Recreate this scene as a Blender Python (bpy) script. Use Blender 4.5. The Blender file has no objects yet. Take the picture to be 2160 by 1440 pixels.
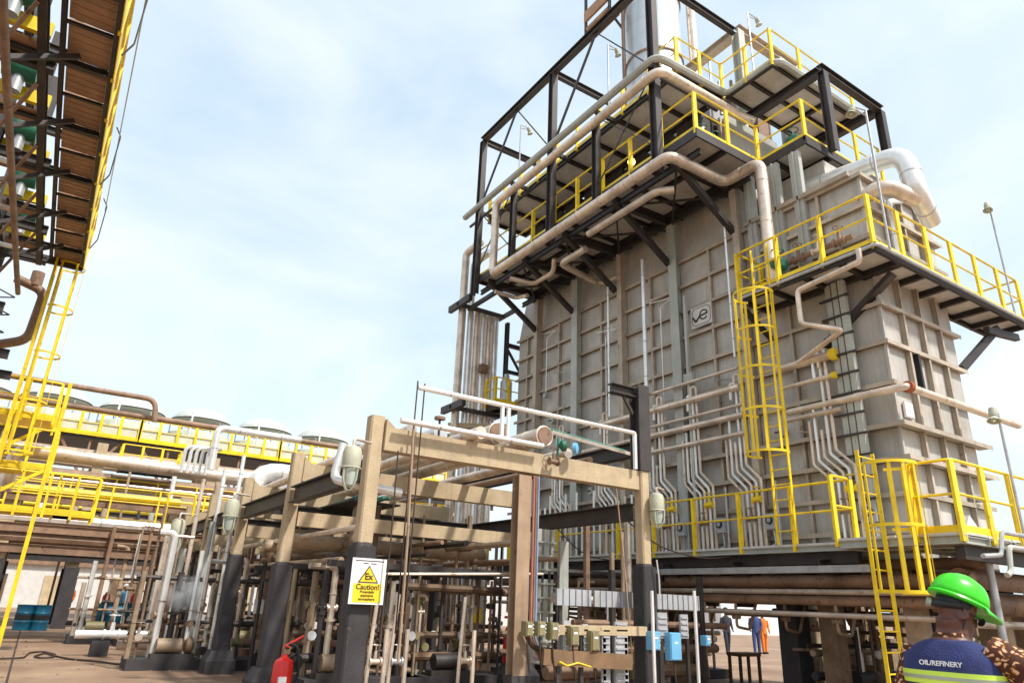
import bpy, bmesh, math, random
from mathutils import Vector, Matrix
R=math.radians; rnd=random.Random(7)
S=bpy.context.scene; COL=S.collection

# ---------------- camera ----------------
F_PX=1449.806; PITCH=.362013; ROLL=.040374; YAW=.567698; CAMH=1.65
cy,sy,cp,sp=math.cos(YAW),math.sin(YAW),math.cos(PITCH),math.sin(PITCH)
Fw=Vector((sy*cp,cy*cp,sp)); Rt=Vector((cy,-sy,0)); Up=Rt.cross(Fw)
c_,s_=math.cos(ROLL),math.sin(ROLL)
Rt,Up=(c_*Rt+s_*Up),(-s_*Rt+c_*Up)
cam=bpy.data.cameras.new('camera'); camo=bpy.data.objects.new('camera',cam); COL.objects.link(camo)
camo.matrix_world=Matrix(((Rt.x,Up.x,-Fw.x,0),(Rt.y,Up.y,-Fw.y,0),(Rt.z,Up.z,-Fw.z,CAMH),(0,0,0,1)))
cam.sensor_width=36; cam.lens=36*F_PX/2160; cam.clip_end=2000; cam.clip_start=.05
S.camera=camo
C0=Vector((0,0,CAMH))
def P(x,y,ax,val):
    "the point of the plane ax=val that the survey pixel (x,y) of the 2160 px photograph looks at"
    d=Fw+Rt*((x-1080)/F_PX)-Up*((y-720)/F_PX); i='uvz'.index(ax)
    return C0+d*((val-C0[i])/d[i])

# ---------------- world and sun ----------------
SUN_EL=R(52); SUN_AZ=R(158)      # azimuth from +Y (v) towards +X (u)
W=bpy.data.worlds.new('World'); S.world=W; W.use_nodes=True
nt=W.node_tree; N=nt.nodes; L=nt.links; N.clear()
out=N.new('ShaderNodeOutputWorld'); bg=N.new('ShaderNodeBackground'); bg.inputs[1].default_value=.092
sky=N.new('ShaderNodeTexSky'); sky.sky_type='NISHITA'; sky.sun_disc=False
sky.sun_elevation=SUN_EL; sky.sun_rotation=SUN_AZ; sky.air_density=1.2; sky.dust_density=2.5
tc=N.new('ShaderNodeTexCoord'); mp=N.new('ShaderNodeMapping'); mp.inputs['Scale'].default_value=(1,1,1.9)
n1=N.new('ShaderNodeTexNoise'); n1.inputs['Scale'].default_value=2.1; n1.inputs['Detail'].default_value=9; n1.inputs['Roughness'].default_value=.52; n1.inputs['Distortion'].default_value=.35
rp=N.new('ShaderNodeValToRGB'); rp.color_ramp.elements[0].position=.30; rp.color_ramp.elements[1].position=.78
rp.color_ramp.elements[0].color=(.26,.26,.26,1); rp.color_ramp.elements[1].color=(.92,.92,.92,1)
lift=N.new('ShaderNodeMix'); lift.data_type='RGBA'; lift.blend_type='ADD'; lift.inputs[0].default_value=1
mx=N.new('ShaderNodeMix'); mx.data_type='RGBA'
lift.inputs[7].default_value=(1.3,2.7,3.5,1)
mx.inputs[7].default_value=(9.6,9.8,10.0,1)
L.new(tc.outputs['Generated'],mp.inputs[0]); L.new(mp.outputs[0],n1.inputs['Vector']); L.new(n1.outputs[0],rp.inputs[0])
L.new(sky.outputs[0],lift.inputs[6]); L.new(lift.outputs[2],mx.inputs[6]); L.new(rp.outputs[0],mx.inputs[0]); L.new(mx.outputs[2],bg.inputs[0]); L.new(bg.outputs[0],out.inputs[0])
sl=bpy.data.lights.new('sun','SUN'); sl.energy=3.5; sl.angle=R(4); sl.color=(1,.95,.87)
so=bpy.data.objects.new('sun',sl); COL.objects.link(so)
sd=Vector((math.sin(SUN_AZ)*math.cos(SUN_EL),math.cos(SUN_AZ)*math.cos(SUN_EL),math.sin(SUN_EL)))
so.rotation_euler=sd.to_track_quat('Z','Y').to_euler(); so.location=(0,-10,30)
S.view_settings.view_transform='Standard'; S.view_settings.look='None'; S.view_settings.exposure=.47; S.view_settings.gamma=1
try: S.view_settings.use_curve_mapping=False
except: pass
S.render.engine='CYCLES'; S.cycles.max_bounces=6

# ---------------- materials ----------------
def mat(name,c,rough=.6,metal=0,var=.18,scale=3,rust=0,rustc=(.12,.045,.018),streak=.0,bump=.15,spec=.5,fine=40):
    m=bpy.data.materials.new(name); m.use_nodes=True; t=m.node_tree; N=t.nodes; L=t.links; b=N['Principled BSDF']
    b.inputs['Roughness'].default_value=rough; b.inputs['Metallic'].default_value=metal; b.inputs['Specular IOR Level'].default_value=spec
    tc=N.new('ShaderNodeTexCoord'); oi=N.new('ShaderNodeObjectInfo')
    add=N.new('ShaderNodeVectorMath'); add.operation='MULTIPLY_ADD'; add.inputs[1].default_value=(1,1,1)
    com=N.new('ShaderNodeCombineXYZ'); ml=N.new('ShaderNodeMath'); ml.operation='MULTIPLY'; ml.inputs[1].default_value=37
    L.new(oi.outputs['Random'],ml.inputs[0]); L.new(ml.outputs[0],com.inputs[0]); L.new(ml.outputs[0],com.inputs[1])
    L.new(tc.outputs['Object'],add.inputs[0]); L.new(com.outputs[0],add.inputs[2])
    n=N.new('ShaderNodeTexNoise'); n.inputs['Scale'].default_value=scale; n.inputs['Detail'].default_value=7; n.inputs['Roughness'].default_value=.62
    L.new(add.outputs[0],n.inputs['Vector'])
    r=N.new('ShaderNodeValToRGB'); r.color_ramp.elements[0].position=.3; r.color_ramp.elements[1].position=.7
    lo=[max(0,x*(1-var*1.3)) for x in c]; hi=[min(1,x*(1+var)) for x in c]
    r.color_ramp.elements[0].color=(*lo,1); r.color_ramp.elements[1].color=(*hi,1)
    L.new(n.outputs[0],r.inputs[0]); colr=r.outputs[0]
    if streak>0:
        mp=N.new('ShaderNodeMapping'); mp.inputs['Scale'].default_value=(9,9,.5); L.new(add.outputs[0],mp.inputs[0])
        n2=N.new('ShaderNodeTexNoise'); n2.inputs['Scale'].default_value=1.6; n2.inputs['Detail'].default_value=5; L.new(mp.outputs[0],n2.inputs['Vector'])
        r2=N.new('ShaderNodeValToRGB'); r2.color_ramp.elements[0].position=.48; r2.color_ramp.elements[1].position=.68
        r2.color_ramp.elements[0].color=(0,0,0,1); r2.color_ramp.elements[1].color=(streak,streak,streak,1)
        m2=N.new('ShaderNodeMix'); m2.data_type='RGBA'; L.new(n2.outputs[0],r2.inputs[0]); L.new(r2.outputs[0],m2.inputs[0]); L.new(colr,m2.inputs[6]); m2.inputs[7].default_value=(c[0]*.5,c[1]*.42,c[2]*.33,1); colr=m2.outputs[2]
    if rust>0:
        n3=N.new('ShaderNodeTexNoise'); n3.inputs['Scale'].default_value=scale*2.3; n3.inputs['Detail'].default_value=9; n3.inputs['Roughness'].default_value=.7; L.new(add.outputs[0],n3.inputs['Vector'])
        r3=N.new('ShaderNodeValToRGB'); r3.color_ramp.elements[0].position=.66-rust*.35; r3.color_ramp.elements[1].position=.74-rust*.3
        m3=N.new('ShaderNodeMix'); m3.data_type='RGBA'; L.new(n3.outputs[0],r3.inputs[0]); L.new(r3.outputs[0],m3.inputs[0]); L.new(colr,m3.inputs[6]); m3.inputs[7].default_value=(*rustc,1); colr=m3.outputs[2]
    # small brightness change from piece to piece
    hs=N.new('ShaderNodeHueSaturation'); ma=N.new('ShaderNodeMapRange'); ma.inputs[3].default_value=1-var*.55; ma.inputs[4].default_value=1+var*.55
    L.new(oi.outputs['Random'],ma.inputs[0]); L.new(ma.outputs[0],hs.inputs['Value']); L.new(colr,hs.inputs['Color']); L.new(hs.outputs[0],b.inputs['Base Color'])
    if bump>0:
        n4=N.new('ShaderNodeTexNoise'); n4.inputs['Scale'].default_value=fine; n4.inputs['Detail'].default_value=4; L.new(add.outputs[0],n4.inputs['Vector'])
        bp=N.new('ShaderNodeBump'); bp.inputs['Strength'].default_value=bump; bp.inputs['Distance'].default_value=.02; L.new(n4.outputs[0],bp.inputs['Height']); L.new(bp.outputs[0],b.inputs['Normal'])
    return m
M={}
M['yellow']=mat('yellow_paint',(.88,.61,.012),.45,var=.16,rust=.13,scale=4,bump=.05)
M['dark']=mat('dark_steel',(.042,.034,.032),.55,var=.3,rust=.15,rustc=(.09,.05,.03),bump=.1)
M['wall']=mat('heater_wall_paint',(.50,.475,.435),.55,var=.15,rust=.03,rustc=(.28,.18,.11),streak=.28,scale=1.2,bump=.12,fine=6)
M['rib']=mat('heater_rib_paint',(.46,.39,.31),.55,var=.2,streak=.15,rust=.12,scale=2)
M['column']=mat('grey_steel_paint',(.44,.45,.41),.5,var=.13,streak=.18,rust=.05,scale=1.5)
M['conc']=mat('tan_concrete',(.48,.375,.24),.85,var=.16,streak=.18,rust=.04,rustc=(.30,.19,.11),scale=2.2,bump=.45)
M['fire']=mat('black_fireproofing',(.045,.04,.042),.8,var=.25,rust=.1,rustc=(.12,.09,.06),scale=2.5,bump=.4)
M['pipe']=mat('insulation_cladding',(.72,.60,.49),.38,metal=.45,var=.24,streak=.12,rust=.2,rustc=(.25,.13,.07),scale=2.2,bump=.06)
M['pipew']=mat('pale_cladding',(.86,.85,.83),.3,metal=.45,var=.12,rust=.05,rustc=(.4,.25,.15),scale=2.5,bump=.04)
M['pipebr']=mat('rusty_pipe_paint',(.27,.165,.105),.6,var=.28,rust=.25,scale=2.5)
M['galv']=mat('galvanised_steel',(.48,.49,.50),.4,metal=.45,var=.18,scale=6,bump=.05)
M['deck']=mat('deck_grating_plate',(.62,.59,.55),.6,var=.14,streak=.1,scale=3,fine=60)
M['brown']=mat('brown_grating',(.40,.235,.135),.7,var=.2,scale=3,rust=.1)
M['stack']=mat('stack_aluminium_paint',(.55,.60,.64),.35,metal=.3,var=.1,scale=1.5,streak=.2)
M['green']=mat('green_motor_paint',(.02,.16,.09),.45,var=.2)
M['teal']=mat('teal_conduit',(.03,.22,.17),.5,var=.2)
M['blue']=mat('blue_box_paint',(.16,.45,.72),.45,var=.1,rust=.03)
M['drum']=mat('blue_drum_paint',(.01,.14,.24),.4,var=.2,rust=.05)
M['black']=mat('black_rubber',(.015,.015,.016),.6,var=.2)
M['red']=mat('red_paint',(.72,.02,.012),.3,var=.08,bump=.02)
M['white']=mat('white_paint',(.8,.8,.8),.45,var=.06)
M['lampg']=mat('lamp_body_paint',(.50,.50,.38),.5,var=.15,rust=.05)
M['olive']=mat('olive_box_paint',(.24,.21,.10),.5,var=.2,rust=.05)
M['greybox']=mat('grey_panel_paint',(.40,.41,.43),.5,var=.15,streak=.2)
M['orange']=mat('orange_primer',(.45,.10,.03),.6,var=.2)
M['cable']=mat('brown_cable',(.05,.03,.02),.7,var=.2)
M['lime']=mat('reflective_lime',(.62,.85,.09),.35,var=.05,bump=.02)
M['silver']=mat('reflective_silver',(.42,.46,.36),.3,metal=.3,var=.05,bump=.02)
M['navy']=mat('navy_cloth',(.028,.038,.15),.85,var=.18,scale=7,bump=.3,fine=90)
M['skin']=mat('brown_skin',(.13,.048,.03),.48,var=.12,scale=9,bump=.08)
M['helmet']=mat('green_helmet_plastic',(.045,.60,.012),.33,var=.14,bump=.03)
M['hair']=mat('black_hair',(.012,.01,.009),.8,var=.2,bump=.5,fine=200)
M['clothdark']=mat('dark_overall',(.03,.03,.045),.85,var=.2)
M['clothor']=mat('orange_overall',(.75,.20,.02),.8,var=.1)
M['clothblue']=mat('blue_overall',(.05,.08,.22),.8,var=.1)
M['gwhite']=mat('pale_render',(.62,.60,.57),.8,var=.1)
M['signy']=mat('sign_yellow',(.88,.62,.02),.5,var=.04,bump=0)
M['ink']=mat('sign_black_ink',(.03,.02,.01),.6,var=.05,bump=0)
M['wood']=mat('worn_timber',(.20,.12,.06),.8,var=.25)
M['fan']=mat('fan_ring_paint',(.58,.60,.48),.5,var=.1,streak=.2)
M['rustp']=mat('weathered_brown_pipe',(.17,.105,.06),.6,var=.35,rust=.25,scale=2.5)
M['tan2']=mat('brownish_tan_pipe',(.36,.26,.17),.55,var=.3,rust=.15,scale=2.5)  # plain brownish tan of its own, for pipes, blocks and grit
M['dullred']=mat('faded_red_conduit',(.36,.13,.09),.6,var=.2)
M['dullblue']=mat('faded_blue_conduit',(.20,.27,.40),.6,var=.2)
M['tansteel']=mat('tan_steel_paint',(.36,.25,.16),.6,var=.2,streak=.2,rust=.08)
def glassm():
    m=bpy.data.materials.new('lamp_glass'); m.use_nodes=True; b=m.node_tree.nodes['Principled BSDF']
    b.inputs['Base Color'].default_value=(.62,.70,.62,1); b.inputs['Roughness'].default_value=.12; b.inputs['Transmission Weight'].default_value=.35; b.inputs['IOR'].default_value=1.4
    return m
M['glass']=glassm(); M['hoodgrey']=mat('fan_hood_grey',(.50,.52,.50),.5,var=.1,bump=.02)
def em(name,c,s):
    m=bpy.data.materials.new(name); m.use_nodes=True; b=m.node_tree.nodes['Principled BSDF']
    b.inputs['Base Color'].default_value=(*c,1); b.inputs['Emission Color'].default_value=(*c,1); b.inputs['Emission Strength'].default_value=s; return m
M['lit']=em('lit_lamp',(1,.62,.15),5)
def printm():
    m=bpy.data.materials.new('african_print_cloth'); m.use_nodes=True; t=m.node_tree; N=t.nodes; L=t.links; b=N['Principled BSDF']; b.inputs['Roughness'].default_value=.85
    tc=N.new('ShaderNodeTexCoord'); v=N.new('ShaderNodeTexVoronoi'); v.inputs['Scale'].default_value=44
    nd=N.new('ShaderNodeTexNoise'); nd.inputs['Scale'].default_value=14; mp=N.new('ShaderNodeMapping'); mp.inputs['Scale'].default_value=(1,.55,.8); av=N.new('ShaderNodeVectorMath'); av.operation='MULTIPLY_ADD'; av.inputs[1].default_value=(.09,.09,.09); L.new(tc.outputs['Object'],nd.inputs['Vector']); L.new(nd.outputs['Color'],av.inputs[0]); L.new(tc.outputs['Object'],av.inputs[2]); L.new(av.outputs[0],mp.inputs[0]); L.new(mp.outputs[0],v.inputs['Vector'])
    r=N.new('ShaderNodeValToRGB'); r.color_ramp.interpolation='CONSTANT'
    e=r.color_ramp.elements; e[0].position=0; e[0].color=(.72,.45,.30,1); e[1].position=.40; e[1].color=(.07,.018,.008,1)
    x=e.new(.30); x.color=(.42,.17,.02,1)
    L.new(v.outputs['Distance'],r.inputs[0]); L.new(r.outputs[0],b.inputs['Base Color']); return m
M['print']=printm()

# ---------------- mesh builder ----------------
def frame(d,up=None):
    d=Vector(d).normalized(); u=Vector(up) if up else Vector((0,0,1))
    if abs(d.dot(u))>.98: u=Vector((0,1,0)) if abs(d.y)<.9 else Vector((1,0,0))
    a=d.cross(u).normalized(); b=a.cross(d).normalized(); return d,a,b
class MB:
    def __init__(s): s.v=[]; s.f=[]
    def add(s,vs,fs):
        n=len(s.v); s.v+= [tuple(x) for x in vs]; s.f+=[tuple(i+n for i in f) for f in fs]; return s
    def box(s,x0,x1,y0,y1,z0,z1):
        if x0>x1:x0,x1=x1,x0
        if y0>y1:y0,y1=y1,y0
        if z0>z1:z0,z1=z1,z0
        return s.add([(x0,y0,z0),(x1,y0,z0),(x1,y1,z0),(x0,y1,z0),(x0,y0,z1),(x1,y0,z1),(x1,y1,z1),(x0,y1,z1)],
            [(3,2,1,0),(4,5,6,7),(0,1,5,4),(1,2,6,5),(2,3,7,6),(3,0,4,7)])
    def bar(s,p,q,w,h,up=None):
        p,q=Vector(p),Vector(q); d,a,b=frame(q-p,up); vs=[]
        for o in (p,q):
            for i,j in ((-1,-1),(1,-1),(1,1),(-1,1)): vs.append(o+a*(i*w/2)+b*(j*h/2))
        return s.add(vs,[(3,2,1,0),(4,5,6,7),(0,1,5,4),(1,2,6,5),(2,3,7,6),(3,0,4,7)])
    def ibeam(s,p,q,w,h,t=None,up=None):
        t=t or max(.012,min(w,h)*.12); p,q=Vector(p),Vector(q); d,a,b=frame(q-p,up)
        s.bar(p+b*(h/2-t/2),q+b*(h/2-t/2),w,t,up); s.bar(p-b*(h/2-t/2),q-b*(h/2-t/2),w,t,up)
        return s.bar(p,q,t,h-2*t,up)
    def tube(s,path,r,n=10,bend=None,cap=True):
        pts=[Vector(p) for p in path]; bend=r*2.2 if bend is None else bend; o=[pts[0]]
        for i in range(1,len(pts)-1):
            a,b,c=pts[i-1],pts[i],pts[i+1]; k=min(bend,(b-a).length*.48,(c-b).length*.48)
            p0=b+(a-b).normalized()*k; p1=b+(c-b).normalized()*k
            if k<1e-4 or (b-a).normalized().dot((c-b).normalized())>.999: o.append(b); continue
            for j in range(6):
                t=j/5; o.append(p0*(1-t)**2+b*2*t*(1-t)+p1*t*t)
        o.append(pts[-1]); base=len(s.v); d,a,b=frame(o[1]-o[0]); rings=[]
        for i,p in enumerate(o):
            if i==0: t=o[1]-o[0]
            elif i==len(o)-1: t=o[-1]-o[-2]
            else: t=(o[i+1]-o[i]).normalized()+(o[i]-o[i-1]).normalized()
            t=t.normalized(); a=(a-t*a.dot(t)).normalized(); b=t.cross(a)
            rr=r[i] if isinstance(r,(list,tuple)) else r
            for k in range(n):
                an=2*math.pi*k/n; s.v.append(tuple(p+a*(math.cos(an)*rr)+b*(math.sin(an)*rr)))
        for i in range(len(o)-1):
            for k in range(n):
                A=base+i*n+k; B=base+i*n+(k+1)%n; s.f.append((A,B,B+n,A+n))
        if cap: s.f.append(tuple(base+k for k in reversed(range(n)))); s.f.append(tuple(base+(len(o)-1)*n+k for k in range(n)))
        return s
    def cyl(s,p,q,r,r2=None,n=14):
        p,q=Vector(p),Vector(q); d,a,b=frame(q-p); r2=r if r2 is None else r2; vs=[]
        for o,rr in ((p,r),(q,r2)):
            for k in range(n):
                an=2*math.pi*k/n; vs.append(o+a*(math.cos(an)*rr)+b*(math.sin(an)*rr))
        return s.add(vs,[(k,(k+1)%n,n+(k+1)%n,n+k) for k in range(n)]+[tuple(reversed(range(n))),tuple(range(n,2*n))])
    def ring(s,c,Rr,r,axis=(0,0,1),n=20,m=6,a0=0,a1=2*math.pi,ref=None):
        c=Vector(c); d=Vector(axis).normalized(); 
        if ref: a=Vector(ref).normalized(); b=d.cross(a)
        else: d,a,b=frame(axis)
        full=abs(a1-a0)>6.2; cnt=n if full else n+1; base=len(s.v)
        for i in range(cnt):
            t=a0+(a1-a0)*i/n; rad=a*math.cos(t)+b*math.sin(t)
            rh,rv=(r if isinstance(r,tuple) else (r,r))
            for k in range(m):
                q=2*math.pi*(k+.5)/m; s.v.append(tuple(c+rad*(Rr+rh*math.cos(q))+d*(rv*math.sin(q))))
        for i in range(n):
            for k in range(m):
                A=base+i*m+k; B=base+i*m+(k+1)%m; j=((i+1)%cnt)*m+base
                s.f.append((A,j+k,j+(k+1)%m,B))
        return s
    def lathe(s,prof,c,axis=(0,0,1),n=18):
        c=Vector(c); d,a,b=frame(axis); base=len(s.v)
        for r,h in prof:
            for k in range(n):
                an=2*math.pi*k/n; s.v.append(tuple(c+d*h+(a*math.cos(an)+b*math.sin(an))*max(r,1e-4)))
        for i in range(len(prof)-1):
            for k in range(n):
                A=base+i*n+k; B=base+i*n+(k+1)%n; s.f.append((A,B,B+n,A+n))
        s.f.append(tuple(base+k for k in reversed(range(n)))); s.f.append(tuple(base+(len(prof)-1)*n+k for k in range(n)))
        return s
    def loft(s,rings,n=24,p=2.0):
        "rings: (center, ax vector, by vector) superellipses"
        base=len(s.v)
        for c,A,B in rings:
            for k in range(n):
                t=2*math.pi*k/n; cx=math.copysign(abs(math.cos(t))**(2/p),math.cos(t)); sx=math.copysign(abs(math.sin(t))**(2/p),math.sin(t))
                s.v.append(tuple(Vector(c)+Vector(A)*cx+Vector(B)*sx))
        for i in range(len(rings)-1):
            for k in range(n):
                A=base+i*n+k; B=base+i*n+(k+1)%n; s.f.append((A,B,B+n,A+n))
        s.f.append(tuple(base+k for k in reversed(range(n)))); s.f.append(tuple(base+(len(rings)-1)*n+k for k in range(n)))
        return s
    def ball(s,c,r,n=10,m=7):
        r=r if isinstance(r,tuple) else (r,r,r); base=len(s.v); c=Vector(c)
        for i in range(m+1):
            ph=math.pi*i/m
            for k in range(n):
                t=2*math.pi*k/n; s.v.append((c.x+r[0]*max(math.sin(ph),1e-4)*math.cos(t),c.y+r[1]*max(math.sin(ph),1e-4)*math.sin(t),c.z-r[2]*math.cos(ph)))
        for i in range(m):
            for k in range(n):
                A=base+i*n+k; B=base+i*n+(k+1)%n; s.f.append((A,B,B+n,A+n))
        return s
    def build(s,name,m,parent=None,origin=None,smooth=38):
        if origin is None:
            if parent: origin=wloc(parent)
            else:
                xs=[v[0] for v in s.v]; ys=[v[1] for v in s.v]; zs=[v[2] for v in s.v]
                origin=Vector(((min(xs)+max(xs))/2,(min(ys)+max(ys))/2,min(zs)))
        origin=Vector(origin)
        me=bpy.data.meshes.new(name); me.from_pydata([tuple(Vector(v)-origin) for v in s.v],[],s.f); me.validate(); me.update()
        if smooth:
            me.shade_smooth(); me.set_sharp_from_angle(angle=R(smooth))
        me.materials.append(M[m] if isinstance(m,str) else m)
        o=bpy.data.objects.new(name,me); COL.objects.link(o)
        if parent: o.parent=parent; o.location=origin-wloc(parent)
        else: o.location=origin
        return o
def wloc(o):
    l=Vector(o.location); p=o.parent
    while p: l+=Vector(p.location); p=p.parent
    return l
def tag(o,label=None,cat=None,group=None,kind=None):
    if label: o['label']=label
    if cat: o['category']=cat
    if group: o['group']=group
    if kind: o['kind']=kind
    return o
def thing(name,loc,label,cat,group=None):
    o=bpy.data.objects.new(name,None); COL.objects.link(o); o.location=loc; o.empty_display_size=.2
    return tag(o,label,cat,group)
def copy_tree(o,loc,label=None):
    c=o.copy(); COL.objects.link(c); c.location=loc
    if label: c['label']=label
    for ch in [x for x in bpy.data.objects if x.parent==o]:
        d=ch.copy(); COL.objects.link(d); d.parent=c
        for g in [x for x in bpy.data.objects if x.parent==ch]:
            e=g.copy(); COL.objects.link(e); e.parent=d
    return c
def B(x0,x1,y0,y1,z0,z1): return MB().box(x0,x1,y0,y1,z0,z1)

# ---------------- ground ----------------
def groundm():
    m=bpy.data.materials.new('sandy_concrete_apron'); m.use_nodes=True; t=m.node_tree; N=t.nodes; L=t.links; b=N['Principled BSDF']; b.inputs['Roughness'].default_value=.85
    tc=N.new('ShaderNodeTexCoord'); n=N.new('ShaderNodeTexNoise'); n.inputs['Scale'].default_value=.45; n.inputs['Detail'].default_value=10; n.inputs['Roughness'].default_value=.6; L.new(tc.outputs['Object'],n.inputs['Vector'])
    r=N.new('ShaderNodeValToRGB'); e=r.color_ramp.elements; e[0].position=.3; e[0].color=(.19,.11,.07,1); e[1].position=.68; e[1].color=(.37,.255,.165,1)
    x=e.new(.5); x.color=(.28,.18,.115,1)
    L.new(n.outputs[0],r.inputs[0])
    n2=N.new('ShaderNodeTexNoise'); n2.inputs['Scale'].default_value=1.3; n2.inputs['Detail'].default_value=8; n2.inputs['Roughness'].default_value=.7; L.new(tc.outputs['Object'],n2.inputs['Vector'])
    r2=N.new('ShaderNodeValToRGB'); r2.color_ramp.elements[0].position=.54; r2.color_ramp.elements[1].position=.72; r2.color_ramp.elements[1].color=(.75,.75,.75,1)
    mx=N.new('ShaderNodeMix'); mx.data_type='RGBA'; L.new(n2.outputs[0],r2.inputs[0]); L.new(r2.outputs[0],mx.inputs[0]); L.new(r.outputs[0],mx.inputs[6]); mx.inputs[7].default_value=(.16,.11,.085,1)
    L.new(mx.outputs[2],b.inputs['Base Color'])
    n3=N.new('ShaderNodeTexNoise'); n3.inputs['Scale'].default_value=30; bp=N.new('ShaderNodeBump'); bp.inputs['Strength'].default_value=.3; bp.inputs['Distance'].default_value=.02
    L.new(tc.outputs['Object'],n3.inputs['Vector']); L.new(n3.outputs[0],bp.inputs['Height']); L.new(bp.outputs[0],b.inputs['Normal'])
    return m
M['ground']=groundm()
g=MB(); g.add([(-600,-300,0),(900,-300,0),(900,1200,0),(-600,1200,0)],[(0,1,2,3)])
tag(g.build('ground','ground',origin=(0,0,0)),kind='structure')
# slab joints: shallow dark strips filled with bitumen
j=MB()
for v in (4,8,14.7,20.5,26.5): j.box(-30,12,v-.02,v+.02,.0,.006)
for u in (-6,0,6): j.box(u-.02,u+.02,-4,40,.0,.0065)
tag(j.build('slab_joints','cable',origin=(0,0,0)),kind='structure')

# ---------------- shared makers ----------------
def railing(t,path,z,h=1.1,step=1.0,toe=True,m='yellow',pw=(.10,.05),skip=()):
    top=[Vector((x,y,z+h)) for x,y in path]; mid=[Vector((x,y,z+h*.52)) for x,y in path]
    MB().tube(top,.026,6,bend=.12).build('top_rail',m,t); MB().tube(mid,.022,6,bend=.05).build('mid_rail',m,t)
    for i in range(len(path)-1):
        a,b=Vector((*path[i],0)),Vector((*path[i+1],0)); d=b-a; n=max(1,round(d.length/step))
        for k in range(n+(1 if i==len(path)-2 else 0)):
            p=a+d*(k/n); B(p.x-pw[0]/2,p.x+pw[0]/2,p.y-pw[1]/2,p.y+pw[1]/2,z-.14,z+h-.01).build('post',m,t)
        if toe: MB().bar(a+Vector((0,0,z+.055)),b+Vector((0,0,z+.055)),.012,.11).build('toe_board',m,t)
def deck(t,u0,u1,v0,v1,z,nu,nv,plate='deck',beam='dark',bh=.24,bw=.12,pt=.035):
    for i in range(nu+1):
        u=u0+(u1-u0)*i/nu; u=min(max(u,u0+bw/2),u1-bw/2); MB().ibeam((u,v0,z-pt-bh/2),(u,v1,z-pt-bh/2),bw,bh).build('floor_beam',beam,t)
    for k in range(nv+1):
        v=v0+(v1-v0)*k/nv; v=min(max(v,v0+bw/2),v1-bw/2); MB().ibeam((u0+bw/2,v,z-pt-bh/2-.01),(u1-bw/2,v,z-pt-bh/2-.01),bw*.8,bh*.85).build('cross_beam',beam,t)
    for i in range(nu):
        for k in range(nv):
            a=.012; dz=rnd.uniform(-.004,.004)
            B(u0+(u1-u0)*i/nu+a,u0+(u1-u0)*(i+1)/nu-a,v0+(v1-v0)*k/nv+a,v0+(v1-v0)*(k+1)/nv-a,z-pt+dz,z+dz).build('deck_plate',plate,t)
def ladder(t,c,axis,out,z0,z1,cz0,cz1,w=.45,r=.38,nb=7,m='yellow',hs=.85):
    c=Vector((c[0],c[1],0)); a=Vector((*axis,0)); o=Vector((*out,0))
    for s in (-1,1): MB().bar(c+a*(s*w/2)+Vector((0,0,z0)),c+a*(s*w/2)+Vector((0,0,z1)),.06,.022,up=(a.x,a.y,0)).build('stile',m,t)
    z=z0+.25
    while z<z1-.1: MB().cyl(c-a*w/2+Vector((0,0,z)),c+a*w/2+Vector((0,0,z)),.014,n=6).build('rung',m,t); z+=.3
    cc=c+o*(r*.85); n=max(1,round((cz1-cz0)/hs))
    for k in range(n+1):
        z=cz0+(cz1-cz0)*k/n; MB().ring(cc+Vector((0,0,z)),r,(.006,.035),n=22,m=4,a0=-R(128),a1=R(128),ref=tuple(o)).build('cage_hoop',m,t)
    for k in range(nb):
        an=-R(118)+R(236)*k/(nb-1); b=Vector((0,0,1)).cross(o); p=cc+o*(math.cos(an)*(r-.01))+b*(math.sin(an)*(r-.01))
        MB().bar(p+Vector((0,0,cz0)),p+Vector((0,0,cz1)),.055,.012,up=tuple(b*math.sin(an)+o*math.cos(an))).build('cage_bar',m,t)
def pipe(name,path,r,label,cat='pipe',m='pipe',group=None,n=12,bands=True,bend=None,flange=(),parent=None):
    pts=[Vector(p) for p in path]; base=Vector((pts[0].x,pts[0].y,min(p.z for p in pts)))
    if parent: t=parent; MB().tube(pts,r,n,bend).build('pipe',m,t)
    else:
        t=thing(name,base,label,cat,group); MB().tube(pts,r,n,bend).build('pipe_run',m,t)
    if bands:
        bb=MB()
        for i in range(len(pts)-1):
            d=pts[i+1]-pts[i]; l=d.length; k=int(l/.9)
            for q in range(k):
                p=pts[i]+d*((q+.5)/k); bb.cyl(p-d.normalized()*.012,p+d.normalized()*.012,r*1.03+.002,n=n)
        if bb.v: bb.build('cladding_bands','galv' if m=='pipew' else m,t)['kind']='stuff'
    for f,d in flange:
        f=Vector(f); d=Vector(d).normalized(); MB().cyl(f-d*.05,f-d*.008,r*1.5,n=14).cyl(f+d*.008,f+d*.05,r*1.5,n=14).build('flange','orange',t)
    return t
def valve(mb,p,s=1,axis=(1,0,0)):
    p=Vector(p); a=Vector(axis)
    mb.cyl(p-a*.16*s,p-a*.12*s,.11*s,n=10); mb.cyl(p+a*.12*s,p+a*.16*s,.11*s,n=10); mb.cyl(p-a*.12*s,p+a*.12*s,.07*s,n=10)
    mb.cyl(p,p+Vector((0,0,.24*s)),.055*s,.04*s,n=8); mb.cyl(p+Vector((0,0,.24*s)),p+Vector((0,0,.40*s)),.012*s,n=6)
    mb.ring(p+Vector((0,0,.38*s)),.11*s,.012*s,n=12,m=5); mb.bar(p+Vector((-.1*s,0,.38*s)),p+Vector((.1*s,0,.38*s)),.015*s,.015*s)
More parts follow.
